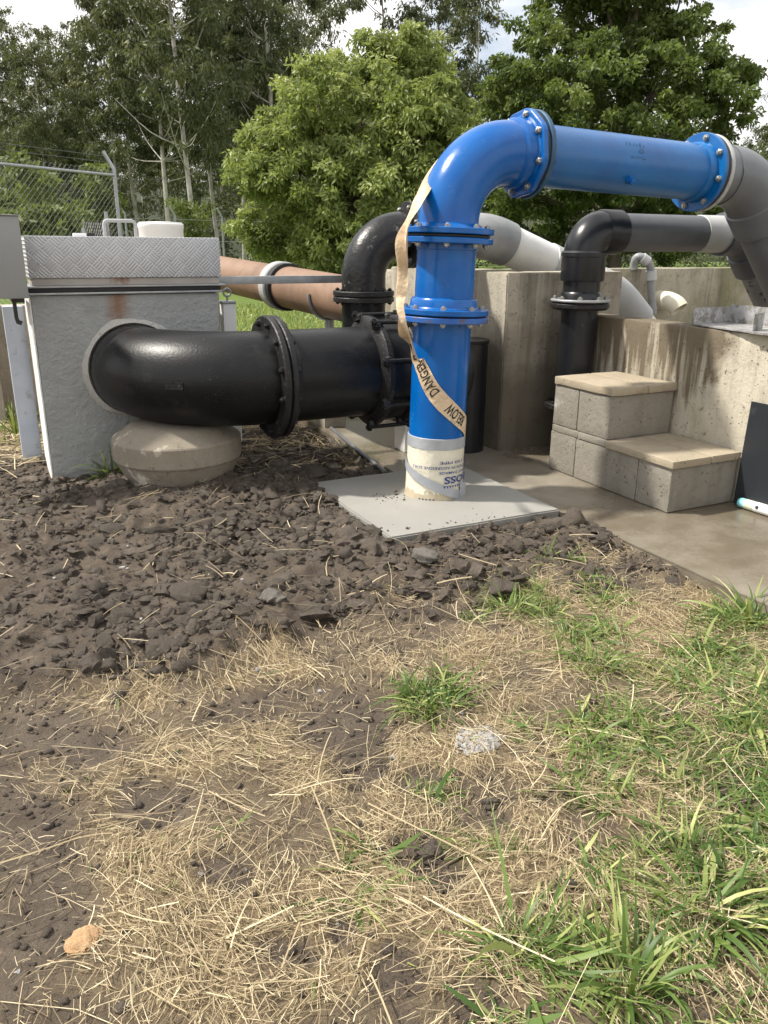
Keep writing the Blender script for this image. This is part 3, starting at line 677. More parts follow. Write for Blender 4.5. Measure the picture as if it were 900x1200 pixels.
obj('elbow_socket', lathe((RX+Re-.02, RY, zh), (1, 0, 0), [(.107, 0), (.112, .01), (.112, .12), (.1, .126)], 48), black_plastic, sp)
obj('crossing_pipe', lathe((RX+Re, RY, zh), (1, 0, 0), [(rr, .1), (rr, .73)], 48), pvc_dark, sp)
obj('coupling', lathe((3.665, RY, zh), (1, 0, 0), [(rr, 0), (rr+.004, .003), (rr+.004, .20), (rr, .203)], 48), pvc_lgrey, sp)
obj('dark_socket', lathe((3.845, RY, zh), (1, 0, 0), [(rr+.002, 0), (.117, .003), (.119, .09), (.112, .10)], 48), pvc_dark, sp)
b2 = [np.array([3.90, RY, zh])]+arc((3.945, RY, zh-.16), (0, 0, 1), (1, 0, 0), .16, 0, th, 10); b2.append(b2[-1]+dd*.05)
obj('lower_bend', sweep(b2, .112, 48), pvc_dark, sp); e1 = b2[-1]
obj('lower_socket', lathe(e1-dd*.02, dd, [(.112, 0), (.122, .005), (.122, .13), (.113, .138)], 48), pvc_dark, sp)
obj('drop_pipe', lathe(e1, dd, [(.098, .10), (.098, (e1[2]+.01)/math.sin(th))], 48), pvc_spot, sp)
obj('sticker', box(3.925, 3.955, RY-.1165, RY-.1135, zh+.012, zh+.03, 0), white_plastic, sp)

# ------------------------------------------------------------------ valve box on the left
BX0, BX1, BY = .228, 1.112, 4.115
vb = thing('valve_box', 'grey rendered concrete valve box with a checker plate lid', 'valve box', (.228, BY, 0))
obj('body', rough_box(BX0+.004, BX1, BY, 4.50, -.1, .872, .05, .004, .01, 60), box_m, vb)
obj('rear_body', rough_box(.50, 1.24, 4.56, 5.6, -.1, .93, .1, .004, .01, 61), low_m, vb)
obj('white_side', rough_box(BX0-.004, BX0+.0035, BY+.003, 4.50, -.08, .868, .05, .0012, .002, 62), boxside_m, vb)
obj('lower_flange', box(.222, 1.132, BY-.016, 4.38, .874, .884, .003), galv, vb)
obj('seal', box(.226, 1.126, BY-.008, 4.37, .8845, .905, .003), rubber, vb)
obj('upper_flange', box(.216, 1.150, BY-.020, 4.39, .9055, .914, .003), galv, vb)
obj('rim', box(.246, 1.122, BY-.004, 4.36, .9145, .948, .004), paint('rusty_steel', (.30, .27, .24), (.36, .34, .31), .55, dust=(.18, .07, .025), dscale=5, dthr=(.56, .7)), vb)
lid = obj('lid', box(.236, 1.130, BY-.014, 4.40, .9485, 1.134, .006), plate_m, vb)
hd = [(.62, 4.33, 1.13), (.62, 4.33, 1.195), (.625, 4.33, 1.206), (.636, 4.33, 1.211), (.754, 4.33, 1.211), (.765, 4.33, 1.206), (.77, 4.33, 1.195), (.77, 4.33, 1.13)]
obj('handle', sweep(hd, .0085, 12), pvc_lgrey, lid)
obj('hinge', box(.47, .53, 4.30, 4.34, 1.1345, 1.150, .003), white_plastic, lid); obj('hinge', box(.535, .57, 4.31, 4.335, 1.1345, 1.152, .003), rubber, lid)
obj('rivet', lathe((.285, BY-.0142, 1.015), (0, -1, 0), [(.005, 0), (.004, .003)], 12), galv, lid)
# mortar collar where the pipe enters
def collar():
    a = np.linspace(0, 2*np.pi, 72, endpoint=False); V = []; Fs = []
    w = fbm(np.cos(a)*3+5, np.sin(a)*3+5, 4, 3)
    for r, y in ((.216, -.004), (.226, .024), (.240, .018), (.252, -.003)):
        rr_ = r+(.03*(w-.5) if r > .23 else 0); V.append(np.stack([.672+np.cos(a)*rr_, np.full(72, BY-y), .512+np.sin(a)*rr_], -1))
    for k in range(3):
        for i in range(72): j = (i+1) % 72; Fs.append([k*72+i, k*72+j, (k+1)*72+j, (k+1)*72+i])
    return np.vstack(V), Fs
obj('mortar_collar', collar(), mortar_m, vb)
# post and cabinet at its side
po = obj('side_post', rough_box(.118, .214, 4.52, 4.60, -.08, .80, .06, .001, .005, 70), bluegrey, None, (.17, 4.56, 0)); po.name = 'grey_post'
tag(po, 'pale blue grey post at the left side of the valve box', 'post')
cb = thing('switch_cabinet', 'grey metal cabinet cut by the left edge beside the checker plate lid', 'cabinet', (-.1, 4.0, .86))
obj('case', box(-.36, .216, 3.92, 4.11, .872, 1.212, .006), cabinet, cb); obj('lid_lip', box(-.364, .2205, 3.914, 4.112, 1.2122, 1.2165, .002), cabinet, cb)
obj('bracket', box(.15, .205, 4.07, 4.38, .845, .8715, .003), wood_d, cb); obj('hook', sweep([(.165, 4.2, .86), (.165, 4.2, .77), (.170, 4.2, .745), (.178, 4.2, .74), (.183, 4.2, .755)], .009, 8), wood_d, cb)
# white drum behind the lid
dm = thing('white_drum', 'white plastic drum standing behind the checker plate lid', 'drum', (1.075, 5.2, .93))
obj('shell', lathe((1.075, 5.2, .932), up, [(.125, 0), (.128, .02), (.133, .26), (.136, .265), (.136, .285), (.131, .29)], 48), white_plastic, dm)
obj('cap', lathe((1.075, 5.2, 1.2225), up, [(.128, 0), (.126, .006), (.05, .01)], 48), white_plastic, dm)
# slim post right of box
sq = thing('capped_post', 'short white square post with a ring on top, right of the valve box', 'post', (1.222, 4.34, 0))
obj('shaft', box(1.187, 1.257, 4.305, 4.375, -.06, .80, .004), pvc_white, sq); obj('cap', box(1.183, 1.261, 4.301, 4.379, .8005, .815, .004), galv, sq)
obj('eye_bolt', sweep([(1.222, 4.34, .81), (1.222, 4.34, .84)]+[tuple(p) for p in arc((1.222, 4.34, .858), (0, 0, -1), (1, 0, 0), .02, 0, 6.0, 14)], .006, 8), galv, sq)

# pedestal under the bend
pd = obj('concrete_pedestal', lathe((.785, 3.795, -.12), up, [(.25, 0), (.254, .165), (.293, .245), (.299, .252), (.302, .258), (.303, .345), (.299, .352), (.225, .404), (.21, .411), (.19, .416), (.05, .418)], 72), ped_m, None, (.785, 3.795, -.05), 14)
tag(pd, 'round tan concrete pedestal holding up the big black bend', 'pedestal')

# ------------------------------------------------------------------ big black pipe
bk = thing('big_black_pipe', 'large black horizontal pipe bending out of the grey valve box', 'pipe', (1.2, 3.58, 0))
QY, QZ, QR = 3.58, .512, .216; QC = .672
el = [np.array([QC, 4.16, QZ]), np.array([QC, 4.09, QZ])]+arc((QC+.5, 4.08, QZ), (-1, 0, 0), (0, -1, 0), .5, 0, math.pi/2, 26)+[np.array([1.18, QY, QZ])]
elb = obj('elbow', sweep(el, QR, 72), black, bk)
f = obj('flange', annulus((1.172, QY, QZ), (1, 0, 0), .20, .284, 0, .030, 72, .005), black_flange, bk); bolt_ring(f, (1.172, QY, QZ), (1, 0, 0), .252, -.001, 12, .017, black_flange, .5, True)
obj('gasket', annulus((1.2025, QY, QZ), (1, 0, 0), .20, .272, 0, .006, 72), rubber, bk)
f = obj('flange', annulus((1.209, QY, QZ), (1, 0, 0), .20, .282, 0, .030, 72, .005), black_flange, bk); bolt_ring(f, (1.239, QY, QZ), (1, 0, 0), .252, .001, 12, .017, black_flange, .5)
obj('flange_hub', lathe((1.238, QY, QZ), (1, 0, 0), [(.24, 0), (.236, .012), (.218, .04)], 72), black_flange, bk)
obj('straight', lathe((1.24, QY, QZ), (1, 0, 0), [(QR, 0), (QR, .95)], 72), black, bk)
g1 = obj('joint_ring', lathe((1.672, QY, QZ), (1, 0, 0), [(.222, 0), (.236, .008), (.262, .016), (.268, .022), (.268, .046), (.258, .054), (.244, .058)], 72), black_flange, bk)
obj('joint_sleeve', lathe((1.729, QY, QZ), (1, 0, 0), [(.244, 0), (.25, .02), (.25, .09), (.244, .11)], 72), black, bk)
g2 = obj('joint_ring', lathe((1.838, QY, QZ), (1, 0, 0), [(.244, 0), (.262, .006), (.268, .012), (.268, .04), (.25, .055), (.222, .062)], 72), black_flange, bk)
for k in range(8):
    a = 2*np.pi*(k+.62)/8; p = np.array([1.655, QY+.278*math.cos(a), QZ+.278*math.sin(a)])
    tb = obj('tie_bolt', join(lathe(p, (1, 0, 0), [(.010, 0), (.010, .25)], 10), lathe(p+[.008, 0, 0], (1, 0, 0), [(.02, 0), (.02, .016)], 6), lathe(p+[.232, 0, 0], (1, 0, 0), [(.02, 0), (.02, .016)], 6)), black_flange, bk)
    for q, gg in ((1.688, g1), (1.85, g2)):
        pc = np.array([q, QY+.268*math.cos(a), QZ+.268*math.sin(a)]); dv = np.array([0, math.cos(a), math.sin(a)])
        obj('bolt_lug', lathe(pc-dv*.02, dv, [(.026, 0), (.026, .022), (.017, .034)], 12), black_flange, gg)
obj('end_flange', annulus((2.10, QY, QZ), (1, 0, 0), .05, .262, 0, .03, 72), black_flange, bk); obj('blank_plate', lathe((2.1305, QY, QZ), (1, 0, 0), [(.255, 0), (.255, .02)], 72), black_flange, bk)
ce = np.array([.672+.5, 4.08, QZ]); an = rad(52); pn = ce+np.array([-math.cos(an), -math.sin(an), 0])*(.5+QR-.004); nn = np.array([-math.cos(an), -math.sin(an), 0]); tt = np.array([math.sin(an), -math.cos(an), 0])
obj('cast_plate', (np.array([pn+tt*sx+np.array([0, 0, sz])+nn*d for d in (0, .008) for sx, sz in ((-.042, -.016), (.042, -.016), (.042, .016), (-.042, .016))]), [[4, 5, 6, 7], [0, 1, 5, 4], [1, 2, 6, 5], [2, 3, 7, 6], [3, 0, 4, 7]]), black_flange, elb)
# black vertical pipe with the swan neck behind
rb = thing('black_riser', 'black vertical riser with an elbow at the top behind the big pipe', 'pipe', (1.885, 4.02, 0))
VX, VY, VR = 1.885, 4.02, .118
obj('riser', sweep([(VX, VY, .85), (VX, VY, .62)]+[tuple(p) for p in arc((VX, VY+.2, .60), (0, -1, 0), (0, 0, -1), .2, 0, math.pi/2, 12)]+[(VX, 4.95, .40), (VX, 5.1, .36), (VX, 5.25, .22), (VX, 5.3, -.1)], VR, 56), black, rb)
f = obj('flange', annulus((VX, VY, .815), up, VR-.004, .165, 0, .026), black_flange, rb); bolt_ring(f, (VX, VY, .815), up, .142, -.001, 8, .013, black_flange, .3, True, 'nut')
obj('gasket', annulus((VX, VY, .8412), up, VR-.004, .158, 0, .005), rubber, rb)
f = obj('flange', annulus((VX, VY, .8465), up, VR-.004, .165, 0, .026), black_flange, rb); bolt_ring(f, (VX, VY, .8725), up, .142, .001, 8, .013, black_flange, .3)
vz, vr = 1.158, .215
ve = [np.array([VX, VY, .85])]+arc((VX+vr, VY, vz-vr), (-1, 0, 0), (0, 0, 1), vr, 0, math.pi/2, 20)+[np.array([VX+vr+.06, VY, vz])]
obj('elbow', sweep(ve, [VR]*(len(ve)), 56), black_old, rb)
f = obj('flange', annulus((VX+vr+.035, VY, vz), (1, 0, 0), VR-.004, .172, 0, .026), black_flange, rb); bolt_ring(f, (VX+vr+.035, VY, vz), (1, 0, 0), .145, -.001, 8, .014, steel, .4, True)
f = obj('flange', annulus((VX+vr+.066, VY, vz), (1, 0, 0), VR-.004, .172, 0, .026), black_flange, rb)

# black capped stub between pipe and tank
st = thing('black_stub_pipe', 'black upright stub pipe between the blue pipe and the concrete tank', 'pipe', (2.40, 3.76, 0))
obj('tube', lathe((2.40, 3.76, 0), up, [(.108, 0), (.108, .60)], 48), black_plastic, st); obj('cap', lathe((2.40, 3.76, .601), up, [(.112, 0), (.114, .004), (.114, .018), (.10, .022)], 48), black_flange, st)

# grey and white pipe running down into the basin
wp = thing('white_pvc_pipe', 'grey then white PVC pipe sloping down into the tank', 'pipe', (2.3, 4.02, .9))
w0 = np.array([VX+vr+.094, VY, vz]); a1 = rad(19.5)
wl = [w0, w0+[.36, 0, 0]]+arc(w0+np.array([.41, 0, -.45]), (0, 0, 1), (1, 0, 0), .45, 0, a1, 8)
d1 = np.array([math.cos(a1), 0, -math.sin(a1)]); wl.append(wl[-1]+d1*.05)
obj('grey_bend', sweep(wl, [.108]*2+[.124]*9, 48), pvc_mid, wp); q0 = wl[-1]
obj('white_length', lathe(q0, d1, [(.113, -.02), (.113, .31)], 48), pvc_white, wp)
obj('repair_clamp', lathe(q0, d1, [(.113, .305), (.119, .308), (.119, .75), (.113, .753)], 48), pvc_lgrey, wp)
obj('clamp_lug', box(q0[0]+d1[0]*.45-.07, q0[0]+d1[0]*.45+.07, VY-.035, VY+.0, q0[2]+d1[2]*.45+.105, q0[2]+d1[2]*.45+.135, .006), galv, wp)
q1 = q0+d1*.70; a2 = rad(40)
ud = np.array([math.sin(a1), 0, math.cos(a1)])
l2 = [q1]+[q1+d1*.08+(-ud*.6)+.6*(math.cos(t)*ud+math.sin(t)*d1) for t in np.linspace(0, a2-a1, 8)]
d2 = np.array([math.cos(a2), 0, -math.sin(a2)])
l2.append(l2[-1]+d2*.16); obj('lower_bend', sweep(l2, .126, 48), pvc_lgrey, wp)
obj('outlet', lathe(l2[-1], d2, [(.108, -.02), (.108, .55)], 48), pvc_cream, wp)

# cream stub and grey conduit at the back wall
cs = thing('cream_stub_pipe', 'short cream pipe stub with an open end over the basin', 'pipe', (4.93, 4.75, .6))
c_ = ony(789, 356, 4.86); cpts = [c_+[-.02, .15, .022], c_+[-.012, .08, .022], c_+[-.002, .03, .014], c_+[.012, -.02, -.008], c_+[.022, -.05, -.04]]
cpts = catmull(cpts, 5); Vi, Fi = sweep(cpts, .074, 32, cap=False); Vj, Fj = sweep(cpts, .064, 32, cap=False); Fj = [q[::-1] for q in Fj]
nn_ = len(Vi); rim = [[nn_-32+i, nn_-32+(i+1) % 32, 2*nn_-32+(i+1) % 32, 2*nn_-32+i] for i in range(32)]
obj('pipe_wall', (np.vstack([Vi, Vj]), Fi+[[i+nn_ for i in q] for q in Fj]+rim), pvc_cream, cs)
cn = thing('grey_conduit', 'thin grey conduit loop rising over the back wall of the basin', 'conduit', (4.75, 4.9, .7))
K = [ony(x, y, Y) for x, y, Y in ((766, 368, 4.93), (763, 340, 4.93), (763, 318, 4.93), (759, 307, 4.93), (751, 301, 4.95), (745, 303, 4.98), (743, 311, 5.0), (743, 316, 5.0))]
obj('tube', sweep(catmull(K, 5), .030, 20), pvc_mid, cn); kd = K[2]-K[1]; obj('socket', lathe(K[1]+kd*.55, kd, [(.042, 0), (.042, .07)], 20), pvc_lgrey, cn); kd2 = K[4]-K[3]; obj('socket', lathe(K[3], kd2, [(.041, 0), (.041, .06)], 20), pvc_lgrey, cn)

# galvanised channel lying on the basin wall
ty = thing('galvanised_channel', 'drip marked galvanised channel lying on top of the basin wall', 'channel', (3.05, 2.5, .755))
def prism(pts2, z0, z1):
    n = len(pts2); V = [(x, y, z0) for x, y in pts2]+[(x, y, z1) for x, y in pts2]
    return np.array(V), [list(range(n))[::-1], [n+i for i in range(n)]]+[[i, (i+1) % n, n+(i+1) % n, n+i] for i in range(n)]
t_m = paint('streaked_galvanised', (.30, .30, .30), (.46, .46, .47), .5, scale=16, metal=.3, bumpd=.0006, dust=(.22, .21, .19), dscale=20, dthr=(.46, .56))
obj('base', prism([(2.965, 2.40), (3.24, 2.42), (3.28, 2.80), (3.035, 2.80)], .756, .762), t_m, ty)
obj('back_flange', prism([(3.232, 2.30), (3.24, 2.30), (3.282, 2.795), (3.274, 2.795)], .7625, .845), t_m, ty)
obj('end_flange', prism([(3.035, 2.793), (3.275, 2.793), (3.275, 2.80), (3.035, 2.80)], .7625, .835), t_m, ty)
obj('bracket', prism([(2.967, 2.402), (2.975, 2.402), (3.10, 2.46), (3.10, 2.468)], .7625, .838), t_m, ty)
obj('bracket_flange', prism([(2.955, 2.15), (3.10, 2.15), (3.10, 2.40), (2.955, 2.40)], .756, .765), t_m, ty)
obj('bracket_end', prism([(3.0, 2.18), (3.09, 2.18), (3.09, 2.385), (3.06, 2.385)], .7655, .828), galv, ty)

# small white block by the joint
wb = thing('white_block', 'small white block on the path, half behind the blue pipe', 'block', (2.1, 3.88, 0))
obj('body', rough_box(2.045, 2.18, 3.82, 3.95, .001, .165, .03, .002, .006, 90), pvc_white, wb); obj('tray_rim', annulus((2.11, 3.885, .165), up, .02, .055, 0, .006, 24), pvc_white, wb)
# thin pipe edging along the path
eg = obj('edging_strip', sweep([gnd(386, 500, .0), gnd(402, 513, .012), gnd(420, 528, .012), gnd(450, 552, .005)], .011, 10), pvc_grey, None, tuple(gnd(420, 528))); tag(eg, 'thin grey edging rod lying along the path edge under the big pipe', 'rod')

# ------------------------------------------------------------------ brown pipe and rail behind
br = thing('brown_pipe', 'pinkish brown pipe on a cradle crossing behind the valve box', 'pipe', (1.9, 5.0, 0))
bA, bB = np.array([1.42, 9.3, 1.02]), np.array([2.01, 4.25, .79])
bd = (bB-bA)/np.linalg.norm(bB-bA); bl = np.linalg.norm(bB-bA)
def bt(p): return float((np.array(p)-bA)@bd)
tcp = bt(atD(334, 333, 5.6)); rbw = .131
obj('far_length', lathe(bA, bd, [(rbw, 0), (rbw, tcp-.02)], 48), brown, br); obj('near_length', lathe(bA, bd, [(rbw+.003, tcp), (rbw+.003, bl)], 48), brown, br)
cpl = obj('coupling', lathe(bA, bd, [(rbw+.004, tcp-.10), (rbw+.028, tcp-.095), (rbw+.030, tcp-.02), (rbw+.022, tcp-.012)], 48), pvc_lgrey, br)
obj('coupling_seal', lathe(bA, bd, [(rbw+.016, tcp-.012), (rbw+.018, tcp+.02), (rbw+.006, tcp+.024)], 48), rubber, cpl); obj('coupling_strap', lathe(bA, bd, [(rbw+.022, tcp+.024), (rbw+.024, tcp+.05), (rbw+.004, tcp+.055)], 48), black_flange, cpl)
pcx = bA+bd*bt(atD(378, 350, 5.05)); ux, _, _ = frame(bd)
side = np.cross(bd, [0, 0, 1]); side /= np.linalg.norm(side)
obj('cradle', sweep([pcx+side*(.145*math.cos(t))+np.array([0, 0, .145*math.sin(t)]) for t in np.linspace(math.pi*1.0-.1, 2*math.pi+.1, 20)], .010, 8), galv, br)
obj('jack', lathe((pcx[0], pcx[1], .55), up, [(.028, 0), (.028, pcx[2]-.145-.55)], 20), galv, br)
pr_ = thing('support_pier', 'grey pier under the cradle of the brown pipe', 'pier', (pcx[0], pcx[1], 0)); obj('shaft', rough_box(pcx[0]-.075, pcx[0]+.075, pcx[1]-.075, pcx[1]+.075, -.06, .525, .06, .003, .008, 93), low_m, pr_); obj('head_plate', box(pcx[0]-.10, pcx[0]+.10, pcx[1]-.1, pcx[1]+.1, .5255, .549, .004), pvc_lgrey, pr_)
rl = thing('galvanised_rail', 'galvanised angle rail from the valve box to the black riser', 'rail', (1.14, 4.22, .9))
obj('web', box(1.12, 1.96, 4.22, 4.225, .905, .945, .001), galv, rl); obj('lip', box(1.12, 1.96, 4.2255, 4.262, .940, .945, .001), galv, rl)

# ------------------------------------------------------------------ low wall at far left
lw = thing('low_wall', 'old concrete wall with pillars at the left edge, behind the grey post', 'wall', (.0, 6.1, 0))
obj('wall', rough_box(-1.6, .42, 6.12, 6.26, -.1, .70, .12, .004, .01, 95), low_m, lw)
for x in (-.72, .085): obj('pillar', rough_box(x-.13, x, 5.93, 6.117, -.1, .715, .09, .003, .01, 96), low_m, lw)

# ------------------------------------------------------------------ warning tape
def hitpipe(x, y, r):
    d = ray(x, y); o = CP-rp(.5); a = d[0]**2+d[1]**2; ax_ = d; b = o[0]*d[0]+o[1]*d[1]
    zz = .5
    for _ in range(4):
        o = CP-np.array([axisx(zz), PY, 0]); b = o[0]*d[0]+o[1]*d[1]; c = o[0]**2+o[1]**2-r*r; disc = b*b-a*c
        if disc < 0: return None
        t = (-b-math.sqrt(disc))/a; zz = (CP+t*d)[2]
    return CP+t*d
tp = []; tnrm = []; tw = []
camdir = np.array([CP[0]-1.8, CP[1]-3.06, 0]); camdir /= np.linalg.norm(camdir); rt = np.array([-camdir[1], camdir[0], 0])   # rt points to the right in view
def addt(p, nrm, w): tp.append(np.asarray(p)); n = np.asarray(nrm, float); tnrm.append(n/np.linalg.norm(n)); tw.append(w)
for x, y, Yo, w, rot in [(520, 190, .17, .07, .5), (502, 210, .09, .07, .45), (493, 228, .0, .072, .4), (485, 246, -.07, .068, .5), (476, 268, -.13, .058, .7), (472, 290, -.15, .058, .8), (471, 320, -.13, .052, .9), (468.5, 345, -.13, .055, .8), (467.5, 360, -.145, .045, .9), (471, 378, -.155, .058, .72)]:
    p = ony(x, y, PY+Yo-.03); addt(p, camdir*math.cos(rot)+rt*math.sin(rot)*-1+np.array([0, 0, .1]), w)
p = ony(478, 397, PY-.165); addt(p, camdir*.85-rt*.45, .064)
for x, y, r, w in [(487, 417, .146, .070), (495, 436, .136, .074), (505, 455, .132, .074), (517, 470, .131, .075), (528, 480.5, .131, .075), (538, 490, .131, .075), (545.5, 500, .131, .074)]:
    p = hitpipe(x, y, r); 
    if p is None: p = ony(x, y, PY-.09)
    n = p-np.array([axisx(p[2]), PY, p[2]]); addt(p, n, w)
p = cyl(1.62, tp[-1][2]-.045, .131); addt(p, p-np.array([axisx(p[2]), PY, p[2]]), .07)
p = cyl(2.2, tp[-1][2]-.04, .131); addt(p, p-np.array([axisx(p[2]), PY, p[2]]), .07)
TP = catmull(tp, 8); TN = catmull(tnrm, 8); TW = catmull(np.array(tw)[:, None], 8)[:, 0]
TT = np.gradient(TP, axis=0); TT /= np.linalg.norm(TT, axis=1)[:, None]
TN -= TT*np.sum(TN*TT, 1)[:, None]; TN /= np.linalg.norm(TN, axis=1)[:, None]; TB = np.cross(TT, TN)
free = 1-sstep(78, 92, np.arange(len(TP)))
V = []; Fs = []; NS = 7
def tape_pt(i, s, off=0.):
    s_n = s/(TW[i]/2); fold = free[i]*(.014*math.sin(s_n*2.6+i*.13)+.004*math.sin(i*.30+s_n*3.4))
    p = TP[i]+TB[i]*s+TN[i]*(fold+off)
    if free[i] < .02:                                     # lies against the pipe: follow its curve
        c = np.array([axisx(p[2]), PY, p[2]]); v = p-c; v /= np.linalg.norm(v); p = c+v*(.131+off)
    return p
for i in range(len(TP)):
    for k in range(NS): V.append(tape_pt(i, (k/(NS-1)-.5)*TW[i]))
for i in range(len(TP)-1):
    for k in range(NS-1): a = i*NS+k; Fs.append([a, a+1, a+NS+1, a+NS])
wt = thing('warning_tape', 'cream warning tape with black lettering draped down the blue pipe', 'tape', tuple(rp(0)))
rbn = obj('ribbon', (np.array(V), Fs), tape_m, wt, None, 180)
SL = np.concatenate([[0], np.cumsum(np.linalg.norm(np.diff(TP, axis=0), axis=1))])
def tape_text(body, s_end, length, size, across, bold):
    """starts at arc length s_end and reads back up the tape"""
    G, Fx = text_geo(body, size, bold); sx = length/G[:, 0].max(); W = []
    for x, y, _ in G:
        s = s_end-x*sx; i = float(np.interp(s, SL, np.arange(len(SL)))); i0 = min(int(i), len(SL)-2); t = i-i0
        v = (y-size*.36)*across
        W.append(tape_pt(i0, v*TW[i0]/.075, .0014)*(1-t)+tape_pt(i0+1, v*TW[i0+1]/.075, .0014)*t)
    obj('lettering', (np.array(W), Fx), ink, rbn, None, 180)
def s_at(x, y):
    qx, qy, _ = proj(TP); return SL[np.argmin((qx-x)**2+(qy-y)**2)]
sgn = 1.
qa = np.array(proj(tape_pt(100, .02))[:2]); qb = np.array(proj(tape_pt(100, -.02))[:2])
sgn = 1. if qa[0] < qb[0] else -1.                       # letter tops point to the lower left
sE = s_at(512, 463)
tape_text('DANGER-BURIED', sE, .31, .066, sgn, .0012)
sW = s_at(524, 477); tape_text('BELOW', sW+.125, .125, .066, sgn, .0014)

# ------------------------------------------------------------------ soil clods, straw, grass
ICO = {}
for k_ in (1, 2, 3):
    bm = bmesh.new(); bmesh.ops.create_icosphere(bm, subdivisions=k_, radius=1); v_, f_i = bm_geo(bm); ICO[k_] = (v_, np.array(f_i))
def clods(P, S, flat=.62, base=None, sub=1, rg=1.):
    V0, F0 = ICO[sub]; n = len(P); nv = len(V0)
    j = 1+rg*(.40, .34, .16)[sub-1]*(rng.random((n, nv, 1))-.5)
    if sub > 1: j = j*(1+.16*np.sin(np.einsum('vk,nk->nv', V0*6.5, rng.normal(size=(n, 3)))+rng.random((n, 1))*6)[..., None])
    lump = 1+.5*rg*(np.einsum('vk,nk->nv', V0, rng.normal(size=(n, 3)))[..., None])*.35
    lump = lump*(1+.22*rg*np.sin(np.einsum('vk,nk->nv', V0*2.6, rng.normal(size=(n, 3)))+rng.random((n, 1))*6)[..., None])
    sc = (rng.random((n, 1, 3))*.6+.7); sc[..., 2] *= flat
    a = rng.random(n)*6.283; c, s = np.cos(a), np.sin(a)
    V = V0[None]*j*lump*sc*S[:, None, None]; X = V[..., 0]*c[:, None]-V[..., 1]*s[:, None]; Y = V[..., 0]*s[:, None]+V[..., 1]*c[:, None]
    V = np.stack([X, Y, V[..., 2]], -1)+P[:, None]
    Fc = (F0[None]+(np.arange(n)*nv)[:, None, None]).reshape(-1, 3); return V.reshape(-1, 3), Fc
def blocked(x, y):
    m = (x > 1.325) & (y > 2.59) & (y < 3.46); m |= (x > 2.17) & (y > -2) & (y < 5); m |= (x > 1.8) & (y > 3.4) & (y < 5)
    m |= (x > .2) & (x < 1.14) & (y > 4.1) & (y < 4.4); m |= np.hypot(x-.785, y-3.795) < .27; return m
def scatter(n, x0, x1, y0, y1, wfun):
    x = rng.uniform(x0, x1, n); y = rng.uniform(y0, y1, n); w = wfun(x, y)*(~blocked(x, y)); k = rng.random(n) < w; return x[k], y[k]
cm_ = lambda x, y: masks(x, y)[0]*(.28+.72*sstep(.36, .54, fbm(x*2.6, y*2.6, 73, 3)))
def tint(o, vals):
    A = o.data.attributes.new('tint', 'FLOAT', 'POINT'); A.data.foreach_set('value', vals.astype(np.float32).ravel())
def soil_scatter(name, n, mu, sg, lo, hi, sub, lift, lab, flat):
    x, y = scatter(n, -1.3, 2.3, 2.05 if sub == 3 else 1.5, 4.7, cm_)
    S = np.clip(np.exp(rng.normal(mu, sg, len(x))), lo, hi)*np.where(x < .15, .7, 1.)
    o = obj(name, clods(np.stack([x, y, gh(x, y)+S*lift], -1), S, flat, sub=sub, rg=1.4), clod_m, None, None, 52); tag(o, lab, 'soil', kind='stuff'); tint(o, np.repeat(np.clip(rng.normal(.45, .42, len(x)), 0, 1), len(ICO[sub][0])))
soil_scatter('large_clods', 1900, -3.65, .34, .018, .056, 3, -.12, 'large broken clods of freshly turned dark soil', .62)
soil_scatter('soil_clods', 15000, -4.55, .48, .004, .024, 2, -.02, 'dark brown broken clods of freshly turned soil', .75)
soil_scatter('soil_bits', 26000, -5.5, .4, .002, .009, 1, .3, 'fine loose bits of freshly turned soil', .8)
x, y = scatter(15000, -1.0, 2.3, .5, 3.0, lambda x, y: (1-masks(x, y)[0])*(.12+.8*masks(x, y)[1]))
S = np.clip(np.exp(rng.normal(-5.6, .5, len(x))), .0015, .012); P = np.stack([x, y, gh(x, y)+S*.2], -1)
o = obj('soil_crumbs', clods(P, S, .75), clod_m, None, None, 180); tag(o, 'small soil crumbs scattered on the bare patches', 'soil', kind='stuff')
n = 80; xx = np.concatenate([rng.normal(1.61, .05, 50), rng.normal(1.66, .2, 30).clip(1.36, 2.15)]); yy = np.concatenate([rng.normal(3.06, .06, 50), 2.62+np.abs(rng.normal(0, .06, 30))]); S = np.clip(np.exp(rng.normal(-5.9, .5, n)), .0012, .008)
o = obj('pad_crumbs', clods(np.stack([xx, yy, .0135+S*.45], -1), S, .7), clod_m, None, None, 180); tag(o, 'crumbs of dirt spilled on the concrete pad', 'soil', kind='stuff')
# single lumps one can point at
for px_, py_, s, lab, m in [(497, 668, .040, 'pale grey clay clod in the soil below the pad', clod_grey), (322, 717, .032, 'grey angular clod at the front of the turned soil', clod_grey), (437, 652, .05, 'large brown clod left of the front corner of the pad', clod_m),
                            (668, 622, .055, 'flat brown clod lying against the path edge right of the pad', clod_m), (545, 676, .04, 'brown clod in front of the pad, right of the grey one', clod_m), (508, 985, .024, 'loose brown earth lump in the straw below the cement patch', clod_m), (205, 877, .017, 'small dark clod on the straw at left', clod_m), (575, 930, .018, 'brown crumbly lump on straw just below the cement patch', clod_m)]:
    p = gnd(px_, py_, -.02); p[2] = float(gh(p[0], p[1]))+s*.25
    o = obj('soil_clod', clods(np.array([p]), np.array([s]), .62, sub=3), m, None, tuple(p), 50); tag(o, lab, 'clod', 'single clods')
p = gnd(97, 1106, -.04); p[2] = float(gh(p[0], p[1]))+.002
o = obj('orange_stone', clods(np.array([p]), np.array([.031]), .5, sub=3, rg=.62), stone_m, None, tuple(p), 60); tag(o, 'orange broken stone lying in the straw at lower left', 'stone')
